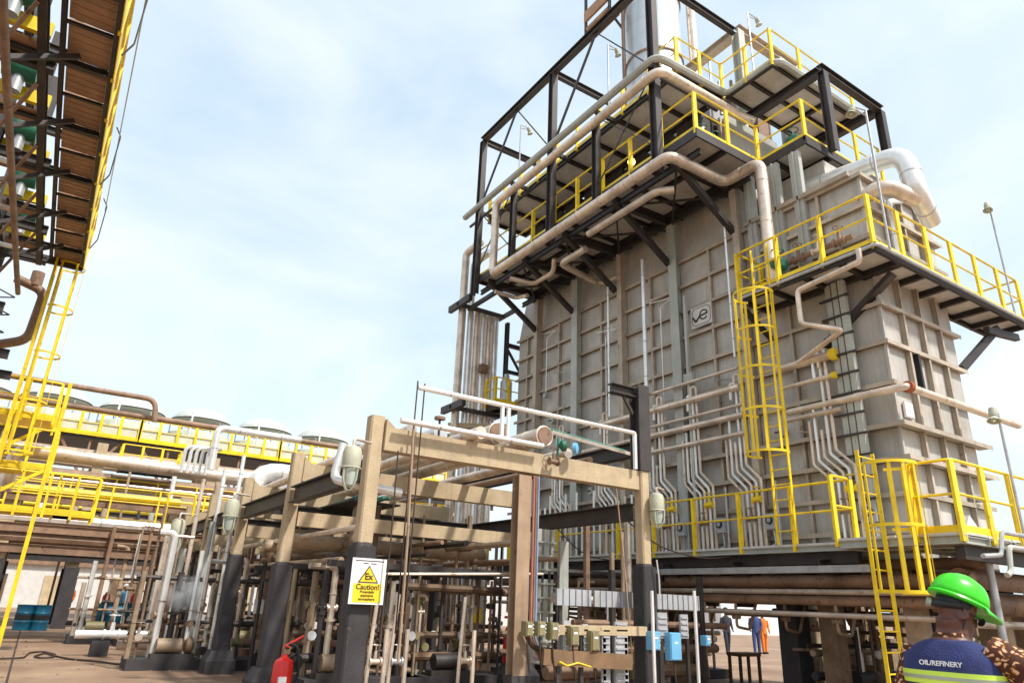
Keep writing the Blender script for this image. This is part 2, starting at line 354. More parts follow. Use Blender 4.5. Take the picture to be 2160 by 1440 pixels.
def floodlight(foot,z1,arm,label,lit=False,group='floodlights on poles'):
    x,y,z0=foot; t=thing('floodlight',foot,label,'floodlight',group)
    MB().cyl((x,y,z0),(x,y,z1),.026,n=8).build('pole','galv',t)
    a=Vector((arm[0],arm[1],0)); e=Vector((x,y,z1))+a
    MB().tube([(x,y,z1-.15),e+Vector((0,0,-.02))],.018,6).tube([(x,y,z1),e+Vector((0,0,.02))],.018,6).build('arm','galv',t)
    d=(a.normalized()*.35+Vector((0,0,-1))).normalized(); q_=.72
    MB().lathe([(.04*q_,0),(.09*q_,.04*q_),(.10*q_,.22*q_),(.085*q_,.26*q_)],e-d*.05,d,14).build('lamp_housing','lampg',t)
    MB().lathe([(.085*q_,0),(.15*q_,.1*q_),(.145*q_,.105*q_),(.08*q_,.02*q_)],e+d*.15,d,14).build('reflector','lampg',t)
    MB().lathe([(.06*q_,0),(.065*q_,.06*q_),(.03*q_,.1*q_)],e+d*.15,d,12).build('lens','lit' if lit else 'glass',t)
    return t

# ================= FIRED HEATER =================
U0,V0,V1,UE=13.2,6.77,20.2,16.2
ZS=[2.5,3.15,3.81,4.45,5.1,5.95,6.8,7.63,8.45,9.2,9.95,10.72]
H=thing('fired_heater',(14.7,13.4,0),'tall grey-brown box heater with ribbed steel wall panels, biggest structure on the right','furnace')
VS=[6.77,7.75,8.8,9.9,11.0,12.1,13.2,14.3,15.4,16.5,17.6,18.7,19.5,20.2]
US=[13.2,13.95,14.7,15.45,16.2]
core=B(U0+.06,UE-.06,V0+.06,V1-.06,2.45,10.68); core.build('casing','wall',H)
for i in range(len(ZS)-1):
    for k in range(len(VS)-1):
        d=rnd.uniform(0,.012); MB().box(U0+.02-d,U0+.055,VS[k]+.025,VS[k+1]-.025,ZS[i]+.03,ZS[i+1]-.03).build('wall_panel','wall',H)
    for k in range(4):
        d=rnd.uniform(0,.012); MB().box(US[k]+.025,US[k+1]-.025,V0+.02-d,V0+.055,ZS[i]+.03,ZS[i+1]-.03).build('wall_panel','wall',H)
for i,z in enumerate(ZS):
    w=.10 if i not in (4,3) else .22
    MB().box(U0-w,U0+.05,V0-w+.003,V1,z-.012,z+.012).box(U0-w-.008,U0-w,V0-w-.005,V1,z-.045,z+.045).build('rib','rib',H)
    MB().box(U0+.053,UE+w,V0-w,V0+.05,z-.0115,z+.0115).box(U0-w+.003,UE+w,V0-w-.009,V0-w-.001,z-.044,z+.044).build('rib','rib',H)
main=[9.9,12.1,14.3,16.5,18.7]
for v in VS[1:-1]:
    if v in main: continue
    B(U0-.085,U0+.03,v-.012,v+.012,2.5,10.7).box(U0-.092,U0-.084,v-.035,v+.035,2.5,10.69).build('stiffener','rib',H)
for v in main:
    w=.30 if v in(12.1,16.5) else .18
    MB().box(U0-.30,U0-.28,v-w/2,v+w/2,2.2,12.0).box(U0-.28,U0-.0,v-.012,v+.012,2.2,12.0).build('wall_column','column' if w>.2 else 'rib',H)
for u in US[1:-1]: B(u-.012,u+.012,V0-.085,V0+.03,2.5,10.7).box(u-.035,u+.035,V0-.093,V0-.085,2.5,10.69).build('stiffener','rib',H)
B(U0-.04,U0+.02,V0-.04,V0+.02,2.5,10.7).build('corner_angle','wall',H)
# dark slots and small doors on the end wall
B(14.15,14.22,V0-.13,V0-.02,5.98,6.75).build('peep_slot','black',H)
B(14.68,14.75,V0-.13,V0-.02,3.2,4.4).build('peep_slot','black',H)
B(13.45,13.75,V0-.05,V0-.005,5.3,5.62).build('inspection_door','white',H)
MB().cyl((15.55,V0-.3,3.95),(15.55,V0-.02,3.95),.07,n=12).build('nozzle','column',H)
MB().bar((14.55,V0-.2,2.95),(14.95,V0-.2,3.45),.35,.04,up=(0,1,0)).build('damper_plate','pipew',H)
# roof, sloping hood and convection bank
MB().add([(13.2,9.9,10.72),(16.2,9.9,10.72),(16.2,20.2,10.72),(13.2,20.2,10.72),(13.45,10.1,12.6),(15.9,10.1,12.6),(15.9,20.1,12.6),(13.45,20.1,12.6)],
   [(3,2,1,0),(4,5,6,7),(0,1,5,4),(1,2,6,5),(2,3,7,6),(3,0,4,7)]).build('hood','wall',H)
B(13.7,15.9,10.4,20.0,12.605,15.0).build('convection_box','column',H)
for k in range(9):
    v=10.6+k*1.08; MB().box(13.58,13.697,v,v+.08,12.5,15).build('stiffener','rib',H)
for k in range(8):
    v=10.8+k*1.08; MB().box(12.9,13.66,v,v+.85,12.75,14.9).build('header_box','dark',H); MB().tube([(12.75,v+.3,12.6),(12.75,v+.3,13.9),(12.9,v+.3,14.2)],.05,8).build('header_tube','pipe' if k%2 else 'galv',H)
B(13.9,15.9,7.9,9.85,10.725,12.1).build('end_hood','wall',H)
for v in (8.15,8.75,9.5):
    MB().box(13.05,13.18,v-.13,v+.13,8.6,12.1).box(13.0,13.045,v-.02,v+.02,8.6,12.1).build('flue_duct','column',H)
MB().box(13.0,13.1,6.9,9.7,10.75,10.86).build('roof_edge','rib',H)
B(13.2,16.2,6.77,9.88,10.735,10.80).build('roof_plate','column',H)
# flanking top frame columns in grey
for (u,v) in ((14.3,10.25),(16.3,10.25),(14.3,19.0)):
    MB().ibeam((u,v,15.0),(u,v,18.3),.28,.28,up=(0,1,0)).build('top_column','column',H)
MB().ibeam((14.3,10.25,18.4),(17.2,10.25,18.4),.24,.3).build('top_beam','rib',H)
MB().ibeam((14.3,10.42,18.3),(14.3,13.2,18.3),.24,.3).build('top_beam','rib',H)
# maker's plate, framed letters v e
pl=thing('maker_plate',(U0-.1,11.3,8.55),'pale framed plate with black letters ve on the heater side wall','sign')
PLA=(10.95,11.66); b0,b1=8.57,9.15
a0,a1=PLA
uP=U0-.13
pts=[]
B(uP-.01,uP,a0,a1,b0,b1).build('plate','gwhite',pl)
cx,cz=(a0+a1)/2,(b0+b1)/2; hw,hh=(a1-a0)/2-.05,(b1-b0)/2-.05
c4=[(cx-hw+.08,cz-hh),(cx+hw-.08,cz-hh),(cx+hw,cz-hh+.08),(cx+hw,cz+hh-.08),(cx+hw-.08,cz+hh),(cx-hw+.08,cz+hh),(cx-hw,cz+hh-.08),(cx-hw,cz-hh+.08)]
mb=MB()
for i in range(8):
    p,q=c4[i],c4[(i+1)%8]; mb.bar((uP-.014,p[0],p[1]),(uP-.014,q[0],q[1]),.006,.012,up=(0,0,1))
mb.build('border_line','ink',pl)
# seen from -u the image left is +v
ex=cx-.08; mb=MB(); mb.ring((uP-.016,ex,cz+.01),.125,(.026,.006),axis=(1,0,0),n=24,m=4,a0=R(-325),a1=0,ref=(0,-1,0)) 
mb.bar((uP-.016,ex+.125,cz+.0),(uP-.016,ex-.13,cz+.02),.006,.048)
mb.build('letter_e','ink',pl)
mb=MB(); mb.bar((uP-.016,ex+.36,cz+.02),(uP-.016,ex+.27,cz-.13),.006,.05); mb.bar((uP-.016,ex+.27,cz-.13),(uP-.016,ex+.12,cz+.0),.006,.05); mb.build('letter_v','ink',pl)

# ---- stack ----
ST=thing('flue_stack',(14.6,14.05,15.0),'round pale metal flue stack rising above the heater out of the top of the photo','chimney')
MB().lathe([(1.25,15.0),(1.0,15.9),(1.0,27)],(14.6,14.05,0),n=40).build('stack_shell','stack',ST)
for z in (17.6,19.9,22.6,25): MB().ring((14.6,14.05,z),1.02,(.035,.05),n=40,m=4).build('stiffening_ring','pipebr',ST)
MB().cyl((13.45,14.4,15),(13.45,14.4,26),.07,n=8).build('riser_pipe','pipebr',ST)
MB().cyl((15.75,13.2,15),(15.75,13.2,26),.17,n=12).build('riser_pipe','pipe',ST)
B(13.2,13.75,14.9,16.3,22.6,22.75).build('service_floor','brown',ST)
for p in ((13.2,14.9),(13.2,16.3)): B(p[0],p[0]+.09,p[1]-.05,p[1]+.04,22.0,24.4).build('service_post','dark',ST)
MB().bar((13.2,14.9,23.3),(13.2,16.3,23.3),.1,.5).build('service_guard','brown',ST)
MB().bar((13.22,15,22.7),(13.75,14.7,21.7),.07,.07).build('service_brace','dark',ST)
MB().cyl((15.2,12.1,15.2),(15.2,12.1,19),.05,n=8).build('riser_pipe','galv',ST)

# ---- platforms ----
Z0,Z1,Z2,Z3=2.9,8.42,12.47,15.25
A=thing('lower_walkway',(12.6,13,Z0),'lowest yellow-railed walkway along the foot of the heater walls','platform')
deck(A,12.1,13.05,7.3,20,Z0,1,11,beam='column',bh=.11); deck(A,11.5,13.05,5.2,7.3,Z0,2,2,beam='column',bh=.13); deck(A,13.06,22,5.2,6.6,Z0,9,1,beam='column',bh=.13)
MB().bar((12.35,7.4,Z0-.26),(12.35,20,Z0-.26),.14,.2).build('runner_beam','dark',A); MB().bar((11.7,5.4,Z0-.28),(22,5.4,Z0-.28),.14,.2).build('runner_beam','dark',A)
railing(A,[(12.13,20),(12.13,7.28),(11.53,7.28)],Z0,step=1.28,toe=False); railing(A,[(11.53,5.9),(11.53,5.23),(22,5.23)],Z0,step=.93,pw=(.14,.05))
for v in (8,10,12,14,16,18): MB().ibeam((12.0,v,Z0-.42),(13.3,v,Z0-.42),.12,.26).build('bracket','dark',A)
MB().bar((12.0,7,Z0-.47),(12.0,20,Z0-.47),.16,.12).build('cable_tray','galv',A)
D=thing('mid_platform',(14,7,Z1),'yellow-railed platform wrapping the heater corner halfway up','platform')
deck(D,12.1,13.1,6.1,9.35,Z1,1,4,bh=.13,bw=.09); deck(D,13.11,18.6,6.1,7.0,Z1,6,1,bh=.13,bw=.09); 
railing(D,[(13.0,9.33),(12.13,9.33),(12.13,6.13),(18.57,6.13),(18.57,7.0)],Z1,step=1.0,pw=(.13,.05))
MB().bar((13.12,8.02,7.05),(13.12,6.35,8.15),.10,.2,up=(1,0,0)).build('strut','dark',D)
MB().bar((13.12,9.3,7.6),(12.2,9.3,8.12),.1,.1).build('strut','dark',D)
MB().bar((16.25,6.75,6.9),(17.6,6.4,8.1),.12,.16).build('strut','dark',D)
MB().bar((17.0,6.4,7.9),(18.6,6.4,8.1),.12,.16).build('strut','dark',D)
for a in ((12.085,6.08,12.085,9.36),(12.085,6.085,18.62,6.085)): MB().bar((a[0],a[1],Z1-.10),(a[2],a[3],Z1-.10),.02,.19).build('fascia','dark',D)
MB().tube([(12.02,9.2,Z1-.1),(12.02,6.02,Z1-.1),(18.4,6.02,Z1-.1)],.035,8).build('conduit','galv',D)
E2=thing('upper_platform',(12,13,Z2),'big overhanging yellow-railed platform with struts below, second from the top','platform')
deck(E2,10.85,13.15,9.18,19.6,Z2,2,8,bh=.14,bw=.10); deck(E2,13.16,16.6,7.83,9.88,Z2,3,2,bh=.14,bw=.10); deck(E2,13.16,13.65,9.9,19.6,Z2,1,9)
for a in ((10.84,9.17,10.84,19.6),(10.84,9.17,13.15,9.17),(13.15,7.82,13.15,9.17),(13.15,7.82,16.6,7.82)): MB().bar((a[0],a[1],Z2-.13),(a[2],a[3],Z2-.13),.02,.24).build('fascia','dark',E2)
railing(E2,[(10.88,19.5),(10.88,9.21),(13.2,9.21),(13.2,7.86),(16.6,7.86)],Z2,step=1.1,pw=(.12,.05))
for v in (9.98,12.24,14.5,16.6,18.72):
    MB().bar((U0-.25,v,10.7),(11.0,v,11.95),.14,.15).build('strut','dark',E2)
    MB().ibeam((10.85,v,12.0),(13.15,v,12.08),.14,.26).build('bracket_beam','dark',E2)
for u in (11.1,12.9): MB().ibeam((u,9.3,11.98),(u,19.6,11.98),.10,.16).build('runner_beam','dark',E2)
for k in range(4):
    v=10.0+k*2.25; MB().bar((11.1,v+.1,11.86),(13.0,v+2.1,11.86),.05,.05).build('plan_brace','dark',E2)
    MB().bar((13.0,v+.1,11.85),(11.1,v+2.1,11.85),.05,.05).build('plan_brace','dark',E2)
F3=thing('top_platform',(12,13,Z3),'highest yellow-railed platform below the flue stack','platform')
deck(F3,11.35,13.15,10.1,19.9,Z3,1,8,bh=.16,bw=.10); deck(F3,13.16,16.9,8.45,10.05,Z3,3,2,bh=.13,bw=.10)
railing(F3,[(11.38,19.8),(11.38,10.13),(13.2,10.13),(13.2,8.48),(16.9,8.48)],Z3,step=1.1,pw=(.12,.05))
for v in (10.3,12.6,14.9,17.1,19.4): MB().bar((10.6,v,Z3-.17),(11.36,v,Z3-.17),.1,.12).build('outrigger','dark',F3)
MB().tube([(10.6,20.3,Z3-.02),(10.6,10.1,Z3-.02),(13.25,10.02,Z3-.02),(13.25,8.38,Z3-.02),(17,8.38,Z3-.02)],.11,8,bend=.3).build('edge_channel','column',F3)
MB().tube([(10.75,20.1,Z3-.45),(10.75,10.3,Z3-.45),(13.1,10.3,Z3-.45)],.05,8,bend=.2).build('edge_angle','dark',F3)
# stub goods on the upper platforms
for i,(u,v,z,m) in enumerate(((11.9,9.9,Z2,'green'),(12.4,9.9,Z2,'dark'),(13.9,8.6,Z2,'green'),(12.5,8.5,Z1,'green'))):
    t=thing('motor_valve',(u,v,z),['green valve actuator behind the corner rail of the upper platform','dark blue valve actuator next to the green one on the upper platform','green actuator at the right end of the upper platform','green valve actuator on the mid platform beside the white pipe'][i],'valve')
    MB().cyl((u,v,z),(u,v,z+.45),.06,n=8).build('stem','galv',t); MB().lathe([(.05,0),(.19,.05),(.21,.2),(.12,.3)],(u,v,z+.45),n=14).build('actuator',m,t); MB().ring((u,v,z+.95),.14,.015,n=14).build('handwheel','green',t); MB().cyl((u,v,z+.7),(u,v,z+.95),.02,n=6).build('spindle','galv',t)

t=thing('valve_manifold',(12.8,8,Z1),'tan valve manifold along the wall behind the mid platform rail','valve')
for z,r_ in ((Z1+.35,.05),(Z1+.75,.06)):
    MB().cyl((12.85,6.9,z),(12.85,9.0,z),r_,n=10).build('manifold_pipe','pipebr',t)
    for k in range(4): mb=MB(); valve(mb,(12.85,7.2+k*.5,z),.9,(0,1,0)); mb.build('valve_body','pipe' if k%2 else 'pipebr',t)
t=thing('valve_manifold',(12.4,12,Z2),'valves and small pipes on the upper platform behind the rail','valve')
for k in range(9):
    v=10.2+k*.95; mb=MB(); valve(mb,(12.3,v,Z2+.7),1.1,(0,1,0)); mb.build('valve_body',('pipebr','pipe','dark')[k%3],t); MB().tube([(12.3,v,Z2),(12.3,v,Z2+1.3),(12.7,v+.2,Z2+1.6)],.05,8).build('manifold_pipe',('pipe','pipebr')[k%2],t)
t=thing('stack_base_guard',(14.6,14,15.1),'yellow guard rail around the foot of the flue stack','guard rail')
railing(t,[(13.3,16.4),(13.3,11.9),(15.9,11.9)],15.9,step=.9,toe=True); MB().box(13.2,15.95,11.85,16.5,15.82,15.88).build('floor_panel','deck',t)
for k,(u,v,w,h_) in enumerate(((13.6,11.0,.5,.9),(14.6,10.9,.4,1.3),(15.4,10.7,.5,.8),(13.5,17.8,.6,1.2))):
    MB().box(u-w/2,u+w/2,v-w/2,v+w/2,15.02,15.02+h_).build('instrument_case',('greybox','dark','pipebr','column')[k],t)
for k in range(6): MB().cyl((13.0+k*.55,10.5,15.0),(13.0+k*.55,10.5,15.9+.3*(k%3)),.05,n=8).build('vent_stub',('pipe','galv','pipebr')[k%3],t)
# black lifting frame
K=thing('dark_steel_frame',(10.75,14.9,11.7),'dark steel post frame standing along the outer edge of the upper platforms','steel frame')
UF=10.72
for v in (10.35,14.9,19.4): MB().ibeam((UF,v,11.75),(UF,v,18.2),.2,.24,up=(0,1,0)).build('post','dark',K)
for v in (12.73,17.05): MB().ibeam((UF,v,12.1),(UF,v,15.0),.17,.2,up=(0,1,0)).build('post','dark',K)
MB().ibeam((UF,10.2,18.3),(UF,19.5,18.3),.2,.24).build('top_beam','dark',K)
for v in (14.9,19.4): MB().ibeam((UF+.1,v,18.25),(13.2,v,18.25),.16,.22).build('cross_beam','dark',K)
MB().ibeam((UF+.1,10.3,18.3),(14.2,10.3,18.3),.16,.22).build('cross_beam','dark',K)
MB().bar((UF,17.1,18.2),(UF,19.35,15.3),.05,.09).build('brace','dark',K); MB().bar((UF,12.7,18.2),(UF,14.85,15.3),.05,.09).build('brace','dark',K)
MB().bar((UF,17.1,18.2),(UF,15.0,15.3),.03,.04).build('brace','dark',K); MB().bar((UF,12.7,18.2),(UF,10.5,15.3),.03,.04).build('brace','dark',K)
for v0,v1 in ((10.4,12.7),(17.1,19.3)):
    MB().bar((UF,v0,12.6),(UF,v1,15.0),.03,.03).build('brace','dark',K); MB().bar((UF,v1,12.6),(UF,v0,15.0),.03,.03).build('brace','dark',K)
K2=thing('short_dark_steel_frame',(15.2,7.7,12.3),'short dark frame with two hanging posts at the right end of the upper platform','steel frame')
for u in (13.95,16.55): MB().ibeam((u,7.62,12.2 if u<15 else 13.0),(u,7.62,14.6),.2,.2,up=(0,1,0)).build('post','dark',K2)
MB().ibeam((13.85,7.62,14.72),(16.65,7.62,14.72),.18,.22).build('beam','dark',K2)
for u in (13.95,16.55): MB().ibeam((u,7.72,14.7),(u,10.0,14.7),.2,.24).build('beam','dark',K2)

# ---- ladders on the heater ----
t=thing('caged_ladder',(12.0,8.9,Z0),'tall yellow caged ladder from the lower walkway up to the mid platform','ladder')
ladder(t,(12.05,8.66),(0,1),(-1,0),Z0,9.4,4.62,8.1,w=.42,r=.42,nb=7,hs=.86)
t=thing('caged_ladder',(11.25,6.65,0),'wide yellow caged ladder from the ground to the lower walkway beside the green helmet','ladder')
ladder(t,(11.25,6.42),(1,0),(0,-1),0,4.25,2.02,3.98,w=.46,r=.42,nb=9,hs=.98)

# ---- big insulated pipes round the upper platforms ----
uQ=10.5
pipe('insulated_pipe',[(uQ,17.84,11.97),(uQ,17.84,14.6),(uQ,9.95,14.6),(13.6,9.95,14.62),(13.9,9.7,14.4)],.13,'long insulated pipe looping outside the upper platforms, just below the top platform edge',bend=.3)
pipe('insulated_pipe',[(uQ,17.8,11.88),(uQ,9.75,11.86),(12.45,9.75,11.86),(12.45,8.65,11.86),(12.45,8.65,8.5)],.14,'thick insulated pipe under the upper platform edge, turning down to the mid platform',m='pipe',bend=.28)
pipe('insulated_pipe',[(12.45,8.55,11.4),(12.45,8.55,8.55)],.165,'white vertical pipe sleeve dropping to the mid platform',m='pipew') if False else None
pipe('insulated_pipe',[(10.9,13.3,11.45),(10.9,10.6,11.45),(11.2,10.3,11.45)],.10,'short insulated pipe hung right under the thick one below the upper platform',bend=.2)
pipe('insulated_pipe',[(11.2,13.8,11.3),(11.2,15.0,11.3),(12.9,15.2,11.2),(12.9,14.3,11.1)],.10,'bent insulated pipe loop under the upper platform between the struts',bend=.25)
pipe('insulated_pipe',[(10.85,17.3,11.6),(11.6,17.0,11.5),(11.6,15.9,11.5),(11.4,15.6,11.8)],.08,'small hooked insulated pipe under the left end of the upper platform',bend=.2)
pipe('insulated_pipe',[(10.9,18.3,11.5),(11.7,18.2,11.45),(11.7,17.5,11.3)],.07,'shortest hooked pipe under the left end of the upper platform',bend=.15)
pipe('large_elbow_pipe',[(14.0,8.6,11.62),(13.97,6.1,11.28),(14.0,5.98,10.12),(14.9,6.2,9.95)],.215,'large pale elbowed duct at the right shoulder of the heater',m='pipew',n=20,bend=.42)
pipe('large_elbow_pipe',[(13.35,7.0,10.2),(13.35,6.35,10.35),(14.1,6.05,10.1)],.17,'second pale elbowed duct tucked under the larger one',m='pipe',n=16,bend=.3)
pipe('large_elbow_pipe',[(14.0,6.62,8.6),(14.0,6.62,10.3),(14.7,6.65,10.6)],.07,'thin pipe climbing the end wall beside the duct elbows',m='pipew')

# pipes on the side wall
def onwall(x,y,u=12.75): return P(x,y,'u',u)
def wpipe(pts,r,label,u=12.75,m='pipe',**k): return pipe('wall_pipe',[onwall(x,y,u) for x,y in pts],r,label,m=m,group='pipes along the heater wall',**k)
def hp(xl,xr,yr,r,label,m='pipe',u=12.8):
    a=P(xr,yr,'u',u); vl=P(xl,900,'u',u).y; return pipe('wall_pipe',[(u,vl,a.z),(u,a.y,a.z)],r,label,m=m,group='pipes along the heater wall',n=10)
hp(1370,1556,775,.045,'topmost thin horizontal pipe on the side wall left of the upper ladder')
hp(1250,1560,815,.085,'thick horizontal pipe on the side wall, second from the top left of the ladder')
hp(1372,1566,852,.04,'thin horizontal pipe on the side wall between two thick ones')
hp(1230,1570,873,.075,'thick horizontal pipe on the side wall, fourth from the top')
hp(1170,1572,912,.06,'lowest horizontal pipe on the side wall left of the ladder')
hp(1650,1752,748,.095,'thick short pipe ending in a yellow flange right of the upper ladder')
t=hp(1655,1755,792,.05,'thin short pipe with yellow end below the thick one right of the ladder')
for (x,y,r) in ((1753,748,.13),(1755,792,.07)):
    p=P(x,y,'u',12.8); MB().cyl(p-Vector((0,.0,0)),p-Vector((0,.09,0)),r,n=14).build('end_flange','signy',t)
za=P(1875,797,'u',12.8)
pipe('wall_pipe',[(12.85,8.9,5.72),(12.85,6.35,5.72),(17.4,6.35,5.72)],.075,'horizontal pipe running round the heater corner with an orange flange',m='pipe',group='pipes along the heater wall',bend=.12,flange=[((12.95,6.35,5.72),(1,0,0))])
hp(1660,1775,862,.055,'horizontal pipe under the corner pipe right of the ladder')
for (x,y0,y1,r,lab) in ((1282,590,880,.035,'thin vertical pipe on the side wall, leftmost of the three pale ones'),(1355,548,835,.06,'thick white vertical pipe on the side wall left of the maker plate'),(1527,470,760,.03,'thin white vertical pipe on the side wall right of the maker plate')):
    a=P(x,y0,'u',12.7); b=P(x,y1,'u',12.7); pipe('wall_pipe',[(12.7,a.y,b.z),(12.7,a.y,a.z)],r,lab,m='pipew',group='vertical pipes on the heater wall',n=10)
p=P(1705,620,'u',11.9)
pipe('drain_pipe',[(11.95,6.35,Z1-.1),(11.95,6.35,8.05),(11.95,7.75,7.95),(11.95,7.75,7.2),(12.3,7.1,6.95),(12.8,8.6,6.7)],.055,'zigzag rusty-jointed drain pipe hanging under the mid platform',bend=.1,m='pipe')
# burner tube bundles with a jog
def bundle(v,label,n=5):
    t=thing('burner_pipes',(12.85,v,Z0),label,'pipes','burner pipe bundles on the heater wall')
    for k in range(n):
        vv=v+k*.13; top=5.6-.25*(k%3)+rnd.uniform(-.1,.3)
        MB().tube(([(12.8,vv+.47,6.5-k*.2),(12.8,vv+.47,6.9-k*.2),(12.85,vv+.35,6.9-k*.2)] if k<2 else [(12.85,vv+.35,top)])+[(12.85,vv+.35,4.75-k*.06),(12.85,vv,4.4-k*.06),(12.85,vv,Z0+.02)],.034,8,bend=.05).build('burner_tube','pipew' if k%2 else 'pipe',t)
    mb=MB(); valve(mb,(12.8,v+.1,3.95),.7,(0,1,0)); mb.build('valve_body','signy',t)
    mb=MB(); valve(mb,(12.8,v+.3,3.55),.6,(0,1,0)); mb.build('valve_body','pipebr',t)
    MB().box(12.72,12.95,v-.35,v-.1,3.3,3.62).build('gauge_box','greybox',t); MB().cyl((12.72,v-.22,3.48),(12.69,v-.22,3.48),.085,n=16).build('gauge_bezel','black',t); MB().cyl((12.69,v-.22,3.48),(12.685,v-.22,3.48),.05,n=14).build('gauge_face','greybox',t)
    MB().tube([(12.8,v-.25,3.3),(12.8,v-.28,3.0),(12.8,v-.15,2.95)],.02,6).tube([(12.8,v-.4,4.3),(12.8,v-.4,2.95)],.025,6).build('conduit','galv',t)
for v,lab in ((12.3,'burner pipe bundle right of the black steel column'),(9.75,'burner pipe bundle left of the upper ladder foot'),(7.55,'burner pipe bundle near the heater corner'),(11.1,'burner pipe bundle between the wide wall column and the ladder'),(14.5,'burner pipe bundle seen inside the concrete frame, nearest'),(16.6,'burner pipe bundle seen inside the concrete frame, farther')): bundle(v,lab)
# twin grey cable trays climbing the wall
t=thing('cable_tray_riser',(12.9,7.5,3),'grey vertical cable trays climbing the wall near the heater corner','cable tray')
for k in range(3): B(12.86+.02*k,12.98,7.28+k*.16,7.40+k*.16,3.0,8.3).build('tray','column',t)
mb=MB()
for k in range(12): mb.box(12.84,12.90,7.2,7.85,3.3+k*.42,3.34+k*.42)
mb.build('tray_clamps','dark',t)['kind']='stuff'
t=thing('cable_tray_riser',(12.9,11.75,3),'single grey channel running up the wall beside the wide wall column','cable tray')
B(12.82,12.9,11.62,11.7,3,9.5).build('tray','column',t); B(12.8,12.92,11.5,11.8,7.0,7.3).build('junction_box','column',t)

rr=random.Random(11)
for v,z0,z1,lab in ((8.25,3.2,5.2,'thin conduit low on the side wall right of the upper ladder'),(10.45,3.3,6.9,'thin conduit on the side wall just left of the upper ladder'),(12.75,6.2,9.6,'thin conduit left of the maker plate, left of the wide wall column'),(13.7,3.4,6.2,'thin conduit on the side wall above the black steel stub column'),(15.1,5.4,9.4,'thin conduit on the side wall in the middle bays'),(17.2,5.2,8.8,'thin conduit on the far part of the side wall'),(18.2,8.3,10.3,'short thin conduit near the far end of the side wall')):
    t=thing('wall_conduit',(13.05,v,z0),lab,'conduit','thin conduits on the heater wall')
    MB().tube([(13.05,v,z0),(13.05,v,z1),(13.05,v+rr.choice((-.5,.6)),z1+.12),(13.12,v+.5,z1+.3)],.016,6,bend=.06).build('conduit_run',rr.choice(('pipew','galv','pipe')),t)
    MB().box(12.98,13.12,v-.07,v+.07,z0-.16,z0).build('end_box','greybox',t)
for k,(u,v,z) in enumerate(((13.05,9.3,5.4),(13.05,13.7,6.9),(13.05,15.9,4.8),(13.05,17.9,7.3))):
    t=thing('peep_door',(u,v,z),['small round peep door above the lower walkway near the long ladder','small round peep door in the middle of the side wall','small round peep door low on the side wall behind the white rail','small round peep door high on the far part of the side wall'][k],'hatch'); MB().cyl((13.19,v,z),(13.07,v,z),.11,n=16).build('door_disc','column',t); MB().box(13.04,13.08,v-.02,v+.13,z-.015,z+.015).build('handle','dark',t)
for k in range(4):
    v=9.9+k*2.3; t=thing('hanging_cable',(9.2,v,2.2),['dark cable sagging right of the right concrete column, nearest','second dark cable sagging behind the right concrete column','third dark cable sagging between rack and heater','farthest dark cable sagging between rack and heater'][k],'cable','cables sagging between rack and heater')
    MB().tube([(8.95,v,3.2+.1*(k%3)),(9.9,v+.1,2.75-.1*(k%2)),(11.2,v+.15,2.6),(12.3,v+.2,2.75)],.014,6,bend=.5).build('cable_run','cable',t)
# ---- pipe bundle at the far left end of the heater ----
t=thing('riser_pipe_bundle',(12.2,21.4,0),'bundle of tall whitish vertical pipes at the left end of the heater','pipes')
for k,u in enumerate((11.35,11.72,12.02,12.30,12.58,12.86)):
    top=(14.4,14.1,12.2,12.2,12.2,12.2)[k]
    path=[(u,21.4,0.3),(u,21.4,top)]
    if k<2: path+=[(u+.2,20.6,top+.25)]
    MB().tube(path,.13 if k!=0 else .15,10,bend=.2).build('riser','pipew' if k%2 else 'pipe',t)
for z in (8.0,12.0):
    MB().box(11.0,13.1,21.1,21.22,z,z+.14).build('clamp_beam','dark',t); MB().box(11.0,11.15,20.3,21.9,z-.05,z+.2).build('clamp_beam','dark',t); MB().box(13.0,13.12,20.3,21.9,z+.01,z+.16).build('clamp_beam','dark',t)
MB().box(12.1,12.4,21.0,21.25,9.6,9.9).build('clamp_plate','pipebr',t)
for z in (7.5,7.1): MB().bar((11.2,21.6,z),(12.9,20.4,z),.2,.18).build('support_beam','conc',t)
t=thing('small_side_platform',(12.6,20.7,8.3),'small yellow-railed platform beside the tall white pipe bundle','platform')
deck(t,12.3,13.4,20.25,20.95,8.35,2,1); railing(t,[(12.32,20.95),(12.32,20.27),(13.4,20.27)],8.35,h=.9,step=.5)
t=thing('open_steel_frame',(13.0,20.8,8.4),'open dark steel frame bridging the pipe bundle and the heater','steel frame')
for u in (12.9,13.9): MB().ibeam((u,20.6,8.4),(u,20.6,11.6),.14,.14,up=(0,1,0)).build('post','dark',t)
MB().ibeam((12.9,20.6,10.7),(14.2,20.6,10.7),.14,.14).build('beam','dark',t); MB().ibeam((12.9,20.7,9.7),(14.2,20.7,9.7),.12,.12).build('beam','dark',t)
MB().bar((12.9,20.6,10.6),(13.8,20.6,9.4),.08,.08).build('brace','dark',t); MB().bar((11.4,21,11.9),(11.4,19,11.9),.12,.14).build('beam','dark',t)
MB().lathe([(.22,0),(.22,.7),(.12,.85),(.1,1.0)],(12.9,20.5,8.5),n=14).build('pot','galv',t)

